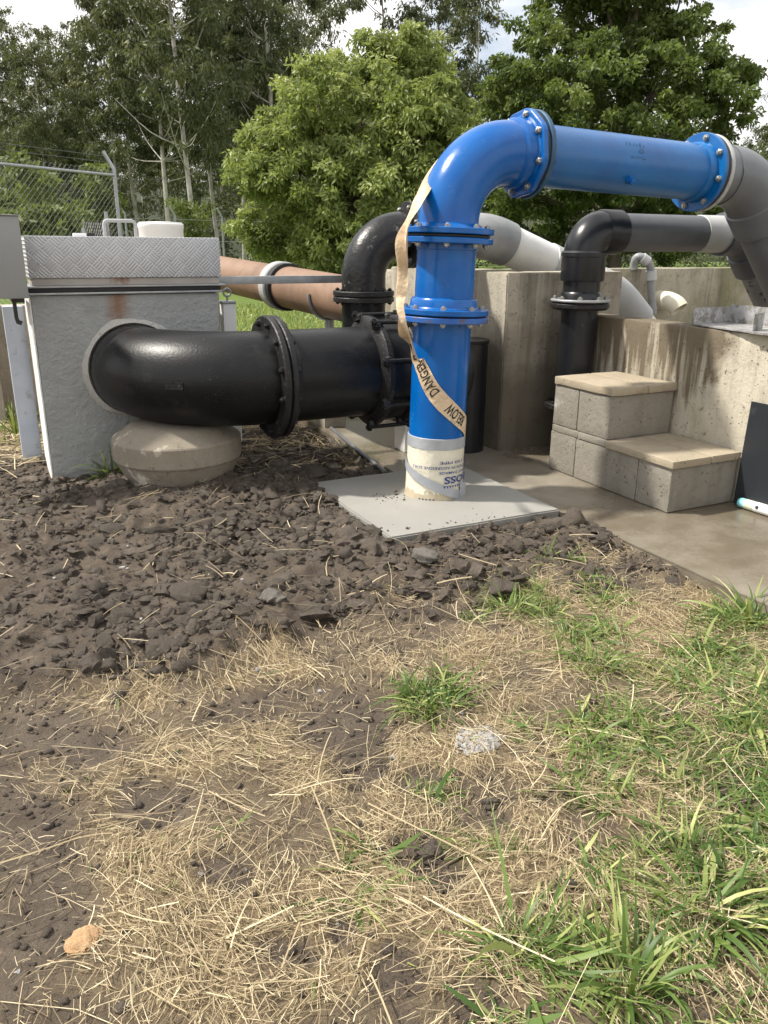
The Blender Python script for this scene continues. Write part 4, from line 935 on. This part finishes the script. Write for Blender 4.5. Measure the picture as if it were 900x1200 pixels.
cpm = gnd(560, 866, -.04); n = 420; a = rng.random(n)*6.28; r_ = np.sqrt(rng.random(n)); xx = cpm[0]+r_*np.cos(a)*.055+rng.normal(0, .008, n); yy = cpm[1]+r_*np.sin(a)*.042+rng.normal(0, .008, n); S = np.clip(np.exp(rng.normal(-5.25, .4, n)), .002, .012)
o = obj('cement_patch', clods(np.stack([xx, yy, gh(xx, yy)+.004], -1), S, .7), cement_m, None, (cpm[0], cpm[1], -.04), 44); tag(o, 'pale grey patch of dried cement crumbs on the straw', 'cement')
n = 55; xx = rng.uniform(-.6, 1.6, n); yy = rng.uniform(.8, 3.2, n); S = np.clip(np.exp(rng.normal(-5.4, .35, n)), .002, .009)
o = obj('pebbles', clods(np.stack([xx, yy, gh(xx, yy)+S*.3], -1), S, .7), cement_m, None, None, 60); tag(o, 'small pale pebbles sprinkled over the bare soil', 'pebbles', kind='stuff')

def ribbons(x, y, z, ang, elev, length, width, curl, seg=3, twist=None, taper=True):
    """flat curved blades: start at (x, y, z), leave at heading ang and elevation elev, bend down by curl"""
    n = len(x); t = np.linspace(0, 1, seg+1); P = np.zeros((n, seg+1, 3)); P[:, 0] = np.stack([x, y, z], -1); e = elev.copy(); hd_ = ang.copy()
    for k in range(1, seg+1):
        st_ = length/seg; P[:, k] = P[:, k-1]+np.stack([np.cos(e)*np.cos(hd_), np.cos(e)*np.sin(hd_), np.sin(e)], -1)*st_[:, None]
        e = e-curl/seg; hd_ = hd_+(twist/seg if twist is not None else 0)
    w = width[:, None]*(np.array([1.]*1+[1-.15*q if not taper else 1-q**2.2*.93 for q in t[1:]])[None])
    if taper: w[:, 0] *= .6
    sd_ = np.stack([-np.sin(ang), np.cos(ang), np.zeros(n)], -1)[:, None]+np.stack([np.zeros(n), np.zeros(n), rng.normal(0, .45, n)], -1)[:, None]
    A_ = P-sd_*w[..., None]/2; B_ = P+sd_*w[..., None]/2
    V = np.stack([A_, B_], 2).reshape(n, -1, 3); nv = (seg+1)*2
    q = np.array([[2*k, 2*k+1, 2*k+3, 2*k+2] for k in range(seg)]); Fc = (q[None]+(np.arange(n)*nv)[:, None, None]).reshape(-1, 4)
    return V.reshape(-1, 3), Fc, nv
def blades(name, m, x, y, z, ang, elev, ln, wd_, curl, seg=3, tw=None, taper=True, tmean=.5, tsd=.22, parent=None, loc=None):
    V, Fc, nv = ribbons(x, y, z, ang, elev, ln, wd_, curl, seg, tw, taper)
    o = obj(name, (V, Fc), m, parent, loc, 180); tint(o, np.repeat(np.clip(rng.normal(tmean, tsd, len(x)), 0, 1), nv)); return o
# straw
def strawmask(x, y):
    s, b, g, f = masks(x, y); return np.clip((1-s)*(1-b*.88)*(.30+.8*sstep(.36, .6, fbm(x*5, y*5, 91, 4))), 0, 1)*(1-.75*f)
def lay(n, x0, x1, y0, y1, lnm, lsd, wm, seg, name, lab, wf=strawmask, lift=.004):
    x, y = scatter(n, x0, x1, y0, y1, wf); k = len(x); ang = 9.*fbm(x*2.6, y*2.6, 211, 2)+rng.normal(0, .75, k)+np.pi*(rng.random(k) < .5); ln = np.clip(np.exp(rng.normal(math.log(lnm), lsd, k)), .008, .32)
    xe = x+np.cos(ang)*ln*.5; ye = y+np.sin(ang)*ln*.5
    ok = ~blocked(x+np.cos(ang)*ln, y+np.sin(ang)*ln); x, y, ang, ln = x[ok], y[ok], ang[ok], ln[ok]; k = len(x)
    z0 = gh(x, y)+lift+rng.random(k)*.008; ze = gh(x+np.cos(ang)*ln, y+np.sin(ang)*ln)+lift+rng.random(k)*.012
    el_ = np.arctan2(ze-z0, ln)+rng.normal(.07, .09, k); cu = rng.normal(.14, .10, k)
    o = blades(name, strawM, x, y, z0, ang, el_, ln, np.clip(rng.normal(wm, wm*.35, k), .0008, .008), cu, seg, rng.normal(0, .28, k), False, .5, .3); tag(o, lab, 'straw', kind='stuff')
lay(150000, -1.1, 2.2, .45, 3.1, .026, .6, .0010, 2, 'straw_litter', 'short dry straw litter covering the ground in front')
lay(3000, -1.1, 2.2, .45, 2.6, .10, .5, .0018, 4, 'straw_stalks', 'longer loose straw stalks on the ground in front', lift=.009)
lay(1500, -1.0, 2.15, 1.6, 4.6, .07, .5, .0022, 3, 'soil_straw', 'stray straw stalks lying on the turned soil', lambda x, y: masks(x, y)[0]*.55, .018)
lay(2600, -1.2, .3, 4.4, 6.0, .14, .4, .004, 3, 'wall_straw', 'pale dry grass in front of the low wall', lambda x, y: .7+0*x, .01)
lay(1400, .9, 1.95, 3.7, 4.9, .12, .4, .003, 3, 'pipe_straw', 'dry straw and roots under the big black pipe', lambda x, y: .8+0*x, .01)
# grass
def grass(n, name, lab, ln, wd0, elm, cum, wf, bnd, tmean, seg=4):
    x, y = scatter(n, *bnd, wf); k = len(x); ang = rng.random(k)*6.283
    o = blades(name, bladeG, x, y, gh(x, y)-.003, ang, np.clip(rng.normal(elm, .35, k), .05, 1.5), np.clip(rng.normal(ln, ln*.4, k), .015, .3), np.clip(rng.normal(wd0, wd0*.35, k), .0012, .014), rng.normal(cum, .4, k), seg, rng.normal(0, .5, k), True, tmean, .32)
    tag(o, lab, 'grass', kind='stuff')
gm = lambda x, y: np.clip(masks(x, y)[2]*1.1, 0, 1)*(1-masks(x, y)[0])
tuf = lambda x, y: np.clip(masks(x, y)[2]*1.1, 0, 1)**1.2*sstep(.40, .58, fbm(x*8, y*8, 131, 3))
grass(64000, 'low_grass', 'patchy low green grass growing through the straw', .05, .0036, .5, 1.0, gm, (.2, 2.19, .45, 3.0), .45)
grass(34000, 'broad_grass', 'broad bladed green grass tangled at the lower right', .085, .0062, .42, 1.0, tuf, (.2, 2.19, .45, 2.6), .42, 5)
grass(1600, 'sparse_grass', 'sparse green blades in the straw', .05, .004, .5, .9, lambda x, y: .22*strawmask(x, y), (-.6, 2.18, .5, 2.4), .5)
grass(42000, 'field_grass', 'mown green grass field behind the pipes', .10, .012, .9, .6, lambda x, y: masks(x, y)[3], (1.4, 9.5, 5.6, 15.), .6, 2)
grass(1500, 'wall_grass', 'green weeds along the low wall', .11, .006, 1.0, .7, lambda x, y: .6*sstep(.45, .6, fbm(x*5, y*5, 33, 3)), (-1.2, .35, 5.0, 6.0), .7)
def tuft(px_, py_, n, ln, wd0, lab, spread=.03, el_=.95, cu=1.1, z=-.03, tm=.45, head=None):
    p = gnd(px_, py_, z); p[2] = float(gh(p[0], p[1])); ang = rng.random(n)*6.283 if head is None else rng.normal(head, .7, n)
    r = rng.random(n)**.6*spread; x = p[0]+np.cos(ang)*r; y = p[1]+np.sin(ang)*r
    o = blades('grass_tuft', bladeG, x, y, np.full(n, p[2]-.004), ang+rng.normal(0, .4, n), np.clip(rng.normal(el_, .3, n), .08, 1.5), np.clip(rng.normal(ln, ln*.3, n), .03, .4), np.clip(rng.normal(wd0, wd0*.3, n), .002, .016), rng.normal(cu, .4, n), 6, rng.normal(0, .35, n), True, tm, .3, None, tuple(p))
    tag(o, lab, 'grass', 'single grass tufts')
tuft(512, 822, 64, .09, .0045, 'lone green grass tuft in the straw below the pad', .085, .65, .9)
tuft(131, 556, 46, .15, .008, 'weedy green tuft at the foot of the valve box and pedestal', .05, 1.0, .9, 0.)
tuft(22, 500, 40, .22, .010, 'tall weed tuft in front of the low wall at the left edge', .06, 1.25, .5, 0.)
tuft(735, 1150, 70, .12, .0065, 'upright bright grass clump at the bottom right', .04, .95, .9)
tuft(600, 1112, 60, .15, .0075, 'flattened grass clump swept to the right at bottom centre', .07, .22, .35, head=-.45)
tuft(830, 1060, 60, .13, .0085, 'arching broad bladed clump at the lower right edge', .06, .55, 1.0)
tuft(880, 722, 60, .14, .0075, 'dark green tuft at the corner of the path on the right', .06, .8, 1.0)
tuft(440, 1000, 9, .12, .0085, 'few flat green blades in the straw, left of centre', .02, .3, .4)
tuft(410, 1046, 8, .13, .008, 'few dark green blades lying flat on the straw', .02, .25, .35)
tuft(268, 965, 5, .05, .007, 'tiny green sprout on the straw at left', .01, .5, .5)
tuft(150, 1003, 8, .03, .007, 'tiny clover sprout near the orange stone', .015, .5, .6)
tuft(590, 1196, 5, .10, .012, 'single broad green blades at the bottom edge', .02, .3, .4)
tuft(700, 780, 60, .10, .0045, 'fine bright grass tuft right of the soil front', .05, .9, 1.1)
tuft(600, 712, 60, .09, .0045, 'dark grass tuft at the front edge of the turned soil', .05, .7, 1.0)

# ------------------------------------------------------------------ trees
def leaf_quads(C, D, ln, wd_):
    n = len(C); D = D/np.linalg.norm(D, axis=1)[:, None]; N = rng.normal(size=(n, 3)); S_ = np.cross(D, N); S_ /= np.linalg.norm(S_, axis=1)[:, None]+1e-9
    l = ln[:, None]; w = wd_[:, None]; V = np.stack([C-D*l*.5, C+S_*w*.5-D*l*.05, C+D*l*.5, C-S_*w*.5-D*l*.05], 1)
    return V.reshape(-1, 3), np.arange(4*n).reshape(n, 4)
def clump_leaves(K, per, rad_, ln, wd_, droop, outward=None):
    n = len(K)*per; c = np.repeat(K, per, 0); off = rng.normal(size=(n, 3)); off /= np.linalg.norm(off, axis=1)[:, None]; rr_ = (rng.random(n)**.5)[:, None]*np.repeat(rad_, per)[:, None]
    C = c+off*rr_*np.array([1, 1, .7]); D = off*.8+rng.normal(size=(n, 3))*.5+np.array([0, 0, -droop])
    return leaf_quads(C, D, ln*(.6+.8*rng.random(n)), wd_*(.6+.8*rng.random(n)))
def crown_obj(name, parts, m, parent, per_tint):
    V = np.vstack([p[0] for p in parts]); o_ = 0; Fs = []
    for p in parts: Fs.append(p[1]+o_); o_ += len(p[0])
    o = obj(name, (V, np.vstack(Fs)), m, parent, None, None); tint(o, per_tint); return o
def bushy(label, D, lobes, base_px, m, nclump, per, ln, wd_, bark_m, seedtint, cat='tree', dj=.55):
    b0 = atD(base_px[0], 300, D); b0[2] = -.02
    t = thing('bushy_tree', label, cat, tuple(b0))
    tot = sum(l[2]**2 for l in lobes); Ks = []; Rs = []; lobeC = []; T_ = []
    vd = np.array([b0[0], b0[1], 0]); vd /= np.linalg.norm(vd); Wm = D*1.02/F
    for (lx, ly, lr) in lobes:
        c = atD(lx, ly, D); c += vd*rng.normal(0, dj)*lr*Wm; lobeC.append(c); R_ = lr*Wm*(1+.0)
        k = max(6, int(nclump*lr*lr/tot)); d = rng.normal(size=(k, 3)); d /= np.linalg.norm(d, axis=1)[:, None]
        rr_ = R_*(.45+.52*rng.random(k)**.6); Q = c+d*rr_[:, None]*np.array([1, 1, .92]); Ks.append(Q); Rs.append(np.clip(rng.normal(.30, .08, k), .14, .5)*min(1., R_/1.2+.35)); 
    K = np.vstack(Ks); Rr = np.concatenate(Rs); ok = K[:, 2] > .15; K = K[ok]; Rr = Rr[ok]
    V, Fq = clump_leaves(K, per, Rr, ln, wd_, .45)
    base_t = np.repeat(np.clip(rng.normal(seedtint, .17, len(K)), 0, 1), per); tv = np.clip(base_t+rng.normal(0, .14, len(base_t)), 0, 1)
    crown_obj('crown', [(V, Fq)], m, t, np.repeat(tv, 4))
    top = max(c[2] for c in lobeC)
    trunk = [np.array([b0[0], b0[1], -.1]), np.array([b0[0]+.05, b0[1], top*.25]), np.array([b0[0]-.05, b0[1]+.05, top*.55]), np.array([b0[0], b0[1], top*.9])]
    gs = [sweep(catmull(trunk, 5), np.linspace(.20, .04, 16), 10)]
    for c in lobeC:
        s0_ = np.array([b0[0], b0[1], max(.4, min(c[2]*.55, top*.7))]); mid = (s0_+c)/2+rng.normal(0, .15, 3); gs.append(sweep(catmull([s0_, mid, c], 4), np.linspace(.07, .02, 9), 7))
    obj('trunk', join(*gs), bark_m, t); return t
bushy('rounded light green leafy tree behind the black riser', 20., [(350, 200, 62), (430, 130, 72), (480, 85, 50), (495, 165, 58), (330, 262, 48), (420, 240, 72), (300, 195, 34), (470, 55, 26), (520, 145, 30), (500, 265, 55), (375, 125, 40), (292, 270, 26), (290, 165, 16), (440, 60, 24), (390, 290, 45), (350, 105, 18), (320, 150, 24), (450, 290, 45), (515, 95, 20)], (410, 300), leafL, 1000, 115, .14, .05, barkd, .52)
bushy('big dark green leafy tree behind the blue crossing pipe', 24., [(700, 60, 84), (640, 95, 66), (765, 45, 78), (822, 120, 46), (720, 150, 85), (598, 150, 38), (655, 200, 66), (780, 195, 72), (845, 95, 30), (600, 220, 45), (840, 190, 38), (655, -20, 45), (740, -70, 85), (700, 265, 58), (625, 275, 48), (800, 262, 50), (812, 55, 34), (585, 262, 34), (850, 145, 22), (600, 105, 26), (690, -50, 60), (800, -10, 40), (860, 260, 30)], (720, 300), leafR, 1150, 130, .135, .065, barkd, .42)

# gum trees: five shapes, copied as individuals
def gum_geo(h, lean, seed, dens):
    r_ = np.random.default_rng(seed); k = np.array([[0, 0, -.2], [lean*.3+r_.normal(0, .1), r_.normal(0, .1), h*.3], [lean*.6+r_.normal(0, .2), r_.normal(0, .2), h*.6], [lean+r_.normal(0, .2), r_.normal(0, .2), h*.97]])
    tr = catmull(k, 7); n = len(tr); tg = sweep(tr, np.linspace(.085, .02, n)*(h/14), 9)
    K = []; R_ = []; lim = []
    for i in range(int(46*dens)):
        f_h = r_.uniform(.27, .98); p = tr[int(f_h*(n-1))]; a = r_.uniform(0, 6.28); L_ = (1.1-f_h)*h*r_.uniform(.07, .17)+.35
        e = p+np.array([math.cos(a)*L_, math.sin(a)*L_, L_*r_.uniform(.3, 1.0)]); m_ = (p+e)/2+np.array([0, 0, -.12*L_]); lim.append(sweep(catmull([p, m_, e], 3), np.linspace(.022, .008, 7)*(h/14), 5))
        for q in range(r_.integers(3, 7)): K.append(e+r_.normal(0, .42, 3)*np.array([1, 1, .9])); R_.append(r_.uniform(.25, .6))
    return tg, lim, np.array(K), np.array(R_)
GUMS = []
for i, (h, ln_, dn) in enumerate([(14, .3, 1.), (15.5, -.35, 1.1), (13, .1, .9), (16, .4, 1.2), (12, -.25, .8)]):
    tg, lim, K, R_ = gum_geo(h, ln_, 100+i, dn); V, Fq = clump_leaves(K, 76, R_, .21, .06, .9)
    cm = mesh_np('crown', V, Fq, None); cm.materials.append(leafE); A = cm.attributes.new('tint', 'FLOAT', 'POINT')
    A.data.foreach_set('value', np.repeat(np.clip(np.repeat(np.clip(rng.normal(.5, .22, len(K)), 0, 1), 76)+rng.normal(0, .12, len(K)*76), 0, 1), 4).astype(np.float32))
    GUMS.append((raw_mesh('trunk', join(tg, *lim), bark), cm, (tg, V, Fq)))
def gum(px_, D, kind, sc, rot, label):
    p = atD(px_, 290, D); p[2] = 0; t = thing('gum_tree', label, 'tree', tuple(p), 'gum trees at the back'); t.rotation_euler.z = rot; t.scale = (sc, sc, sc)
    for nm, me in zip(('trunk', 'crown'), GUMS[kind][:2]):
        o = bpy.data.objects.new(nm, me); COL.objects.link(o); o.parent = t
for a in [(18, 38, 0, .66, .3, 'gum tree at the left edge, its crown ending below the sky'), (62, 36, 4, .74, 1.9, 'short gum tree above the left part of the chain fence'), (106, 40, 2, .76, 4.1, 'thin gum tree above the fence rail, left of the fence corner'),
          (145, 36, 3, .74, 2.2, 'gum tree directly behind the leaning fence corner post'), (168, 37, 1, 1.0, 5.2, 'gum tree with a leaning pale trunk right of the corner post'), (200, 33, 0, 1.12, .9, 'tall gum tree with a pale trunk above the white drum'),
          (232, 31, 3, 1.05, 3.6, 'gum tree with the brightest pale trunk left of the rounded tree'), (258, 38, 2, 1.25, 1.2, 'slender gum tree just left of the rounded light green tree'), (318, 36, 1, 1.1, 2.8, 'tall gum tree rising behind the left shoulder of the rounded tree'),
          (352, 41, 0, 1.1, 4.4, 'gum tree behind the rounded tree, left of the sky gap'), (440, 44, 2, 1.28, .2, 'gum tree above the top of the rounded tree, right of the sky gap'), (500, 46, 3, 1.02, 5.5, 'gum tree rising over the right shoulder of the rounded tree'),
          (548, 42, 4, 1.15, 1.4, 'wispy gum tree in the gap between the two leafy trees'), (893, 34, 1, .55, 3.0, 'distant gum tree at the right edge above the grey bend'), (40, 46, 1, .76, .5, 'far gum tree between the two leftmost ones'), (84, 47, 3, .72, 2.5, 'far gum tree seen through the gap over the fence middle'), (385, 55, 4, 1.5, 2.0, 'bare thin gum stem standing in the sky gap'), (285, 43, 3, 1.12, 1.0, 'tall gum tree over the upper left of the rounded tree')]: gum(*a)
# the wood behind, one dark mass with many thin stems
Vs = []; Fs = []; off = 0; TVs = []; TFs = []; toff = 0
for i in range(72):
    k = i % 5; px_ = -260+i*12+rng.normal(0, 6); D = rng.uniform(48, 66); p = atD(px_, 290, D); sc = rng.uniform(.72, .98)*D/48*.93; a = rng.random()*6.28
    if px_ > 375: sc *= .58
    elif px_ < 150: sc *= .70
    R2 = np.array([[math.cos(a), -math.sin(a), 0], [math.sin(a), math.cos(a), 0], [0, 0, 1]])*sc
    tg, V, Fq = GUMS[k][2]; keep = rng.random(len(Fq)) < .34; Fk = Fq[keep]; Vk = V.reshape(-1, 4, 3)[keep].reshape(-1, 3)
    Vs.append(Vk@R2.T+[p[0], p[1], 0]); Fs.append(np.arange(len(Vk)).reshape(-1, 4)+off); off += len(Vk)
    tv, tf = tg; TVs.append(tv@R2.T+[p[0], p[1], 0]); TFs.append(np.array([q for q in tf if len(q) == 4])+toff); toff += len(tv)
# undergrowth of the wood
n = 900; pxs = rng.uniform(-260, 950, n); Ds = rng.uniform(42, 62, n); K = np.array([atD(a, 290, d) for a, d in zip(pxs, Ds)]); K[:, 2] = rng.random(n)**1.3*7.5+.2
Vu, Fu = clump_leaves(K, 80, rng.uniform(.5, 1.3, n), .28, .10, .4); Vs.append(Vu); Fs.append(Fu+off)
o = obj('far_wood', (np.vstack(Vs), np.vstack(Fs)), leafE, None, None, None); tint(o, np.clip(rng.normal(.35, .2, len(o.data.vertices)//4).repeat(4), 0, 1)); tag(o, 'dark dense gum wood massed behind the fence', 'wood', kind='stuff')
o = obj('wood_stems', (np.vstack(TVs), np.vstack(TFs)), bark, None, None, 60); tag(o, 'thin pale stems crowded in the dark wood', 'stems', kind='stuff')
hill_m = soil_mat('hill_scrub', (.02, .027, .012), (.05, .06, .028))
hx_ = np.linspace(-60, 160, 90); hv = []
for j_, (d_, e_) in enumerate([(78, -1.), (82, 3.5), (90, 7.), (110, 9.), (150, 9.5)]):
    for q in hx_:
        a_ = math.atan2(math.sin(rad(63.4)), math.cos(rad(63.4)))+rad(50-q*.6); w_ = float(fbm(q*.09, j_*.7, 301, 3)-.5)*3
        hv.append((d_*math.cos(a_), d_*math.sin(a_), e_+(w_ if j_ else 0)))
hf = [[j_*90+i, j_*90+i+1, (j_+1)*90+i+1, (j_+1)*90+i] for j_ in range(4) for i in range(89)]
o = obj('hill', (np.array(hv), np.array(hf)), hill_m); tag(o, kind='structure')
# saplings in and by the fence
def sapling(px_, py_, D, w, hgt, lab):
    b0 = atD(px_, 290, D); b0[2] = 0; t = thing('sapling', lab, 'sapling', tuple(b0)); n = 40; top = atD(px_, py_, D)[2]
    K = b0+np.stack([rng.normal(0, w*.4, n), rng.normal(0, w*.4, n), rng.uniform(top-hgt, top, n)], -1); V, Fq = clump_leaves(K, 40, np.full(n, w*.36), .16, .055, .2); crown_obj('crown', [(V, Fq)], leafY, t, np.repeat(np.clip(rng.normal(.5, .2, len(Fq)), 0, 1), 4))
    obj('trunk', sweep([(b0[0], b0[1], -.05), (b0[0], b0[1], top*.6), (b0[0]+.03, b0[1], top*.9)], [.03, .02, .01], 8), barkd, t)
sapling(42, 190, 13., .62, 1.1, 'yellow green sapling seen through the chain fence'); sapling(50, 245, 12., .5, .6, 'low bright bush behind the fence above the cabinet'); sapling(120, 200, 19., .5, .9, 'small sapling behind the fence just left of its corner post'); sapling(222, 236, 27., .8, 1.2, 'olive sapling under the gum trunks above the white drum')
sapling(20, 225, 16., .6, 1.2, 'green shrub behind the fence at the left edge')

# ------------------------------------------------------------------ chain link fence
fn = thing('chain_link_fence', 'galvanised chain link fence with a cranked corner post at left', 'fence', (1.5, 9.3, 0))
fA = np.array([1.50, 9.38, 0.]); fD = np.array([-.697, -.717, 0]); fD = (atD(0, 193, 8.62)-atD(134, 203, 9.5))*[1, 1, 0]; fA = atD(134, 203, 9.5)*[1, 1, 0]; fD /= np.linalg.norm(fD); FL = 4.2; FH = 1.79
def fpost(p, crank):
    top = p+np.array([0, 0, FH+.06]); obj('post', sweep([p-[0, 0, .05], top-[0, 0, .10], top, top+crank*.6, top+crank], .019, 12), galv_post, fn)
cr_ = np.array([-.09, .03, .17]); 
for s in (0, 2.35, 4.2): fpost(fA+fD*s, cr_)
obj('top_rail', sweep([fA+[0, 0, FH], fA+fD*FL+[0, 0, FH]], .0135, 12), galv_post, fn); obj('bottom_wire', sweep([fA+[0, 0, .08], fA+fD*FL+[0, 0, .08]], .003, 6), galv_post, fn)
for k in range(2):
    q = np.array([0, 0, FH+.08])+cr_*(.25+.35*k); obj('barbed_wire', sweep([fA+q, fA+fD*FL+q], .0022, 5), fence_wire, fn)
def wires(A0, D0, Lx, z0, z1, pitch, rw):
    gs = []; Hh = z1-z0; N = np.array([-D0[1], D0[0], 0]); V = []; Fq = []
    for sgn_ in (1, -1):
        for s in np.arange(-Hh, Lx, pitch):
            a, b = (s, s+Hh); ta, tb_ = 0., 1.
            if a < 0: ta = -a/Hh
            if b > Lx: tb_ = (Lx-a)/Hh
            if tb_ <= ta: continue
            def pt(t): zz = z0+Hh*t if sgn_ > 0 else z1-Hh*t; return A0+D0*(a+Hh*t)+np.array([0, 0, zz])
            p, q = pt(ta), pt(tb_); T = (q-p)/np.linalg.norm(q-p); S_ = np.cross(T, N); i0 = len(V)
            for e in (p, q):
                for c in range(3): an_ = c*2.094+sgn_; V.append(e+rw*(math.cos(an_)*S_+math.sin(an_)*N)+N*sgn_*rw)
            for c in range(3): d = (c+1) % 3; Fq.append([i0+c, i0+d, i0+3+d, i0+3+c])
    return np.array(V), np.array(Fq)
o = obj('wire_mesh', wires(fA, fD, FL, .06, FH+.06, .060, .0019), fence_wire, fn, None, None); tag(o, kind='stuff')
# gate-like mesh panel leaning lower right of the corner, and the far fence
fd2 = np.array([.35, .94, 0]); fd2 /= np.linalg.norm(fd2)
ff = thing('far_fence', 'distant fence with cranked posts in front of the wood', 'fence', tuple(atD(262, 290, 26)*[1, 1, 0]))
b0 = atD(262, 290, 26)*[1, 1, 0]; b1 = atD(150, 290, 25)*[1, 1, 0]; b2_ = atD(360, 290, 27)*[1, 1, 0]
for p in (b1, (b0+b1)/2, b0, b2_): obj('post', sweep([p-[0, 0, .05], p+[0, 0, 1.9], p+[-.14, 0, 2.15]], .032, 8), galv_post, ff)
for z in (.6, 1.2, 1.8): obj('strand', sweep([b1+[0, 0, z], b0+[0, 0, z], b2_+[0, 0, z]], .006, 5), galv_post, ff)
pm = thing('mesh_panel', 'short galvanised mesh panel behind the lid handle', 'panel', tuple(atD(150, 290, 7.4)*[1, 1, 0]))
m0 = atD(128, 290, 7.5)*[1, 1, 0]; m1 = atD(100, 290, 7.0)*[1, 1, 0]; md = m1-m0; ml = np.linalg.norm(md); md /= ml
for p in (m0, m1): obj('upright', sweep([p-[0, 0, .05], p+[0, 0, 1.36 if p is m0 else 1.22]], .015, 8), galv_post, pm)
o = obj('mesh', wires(m0, md, ml, .3, 1.27, .05, .0026), fence_wire, pm, None, None); tag(o, kind='stuff')
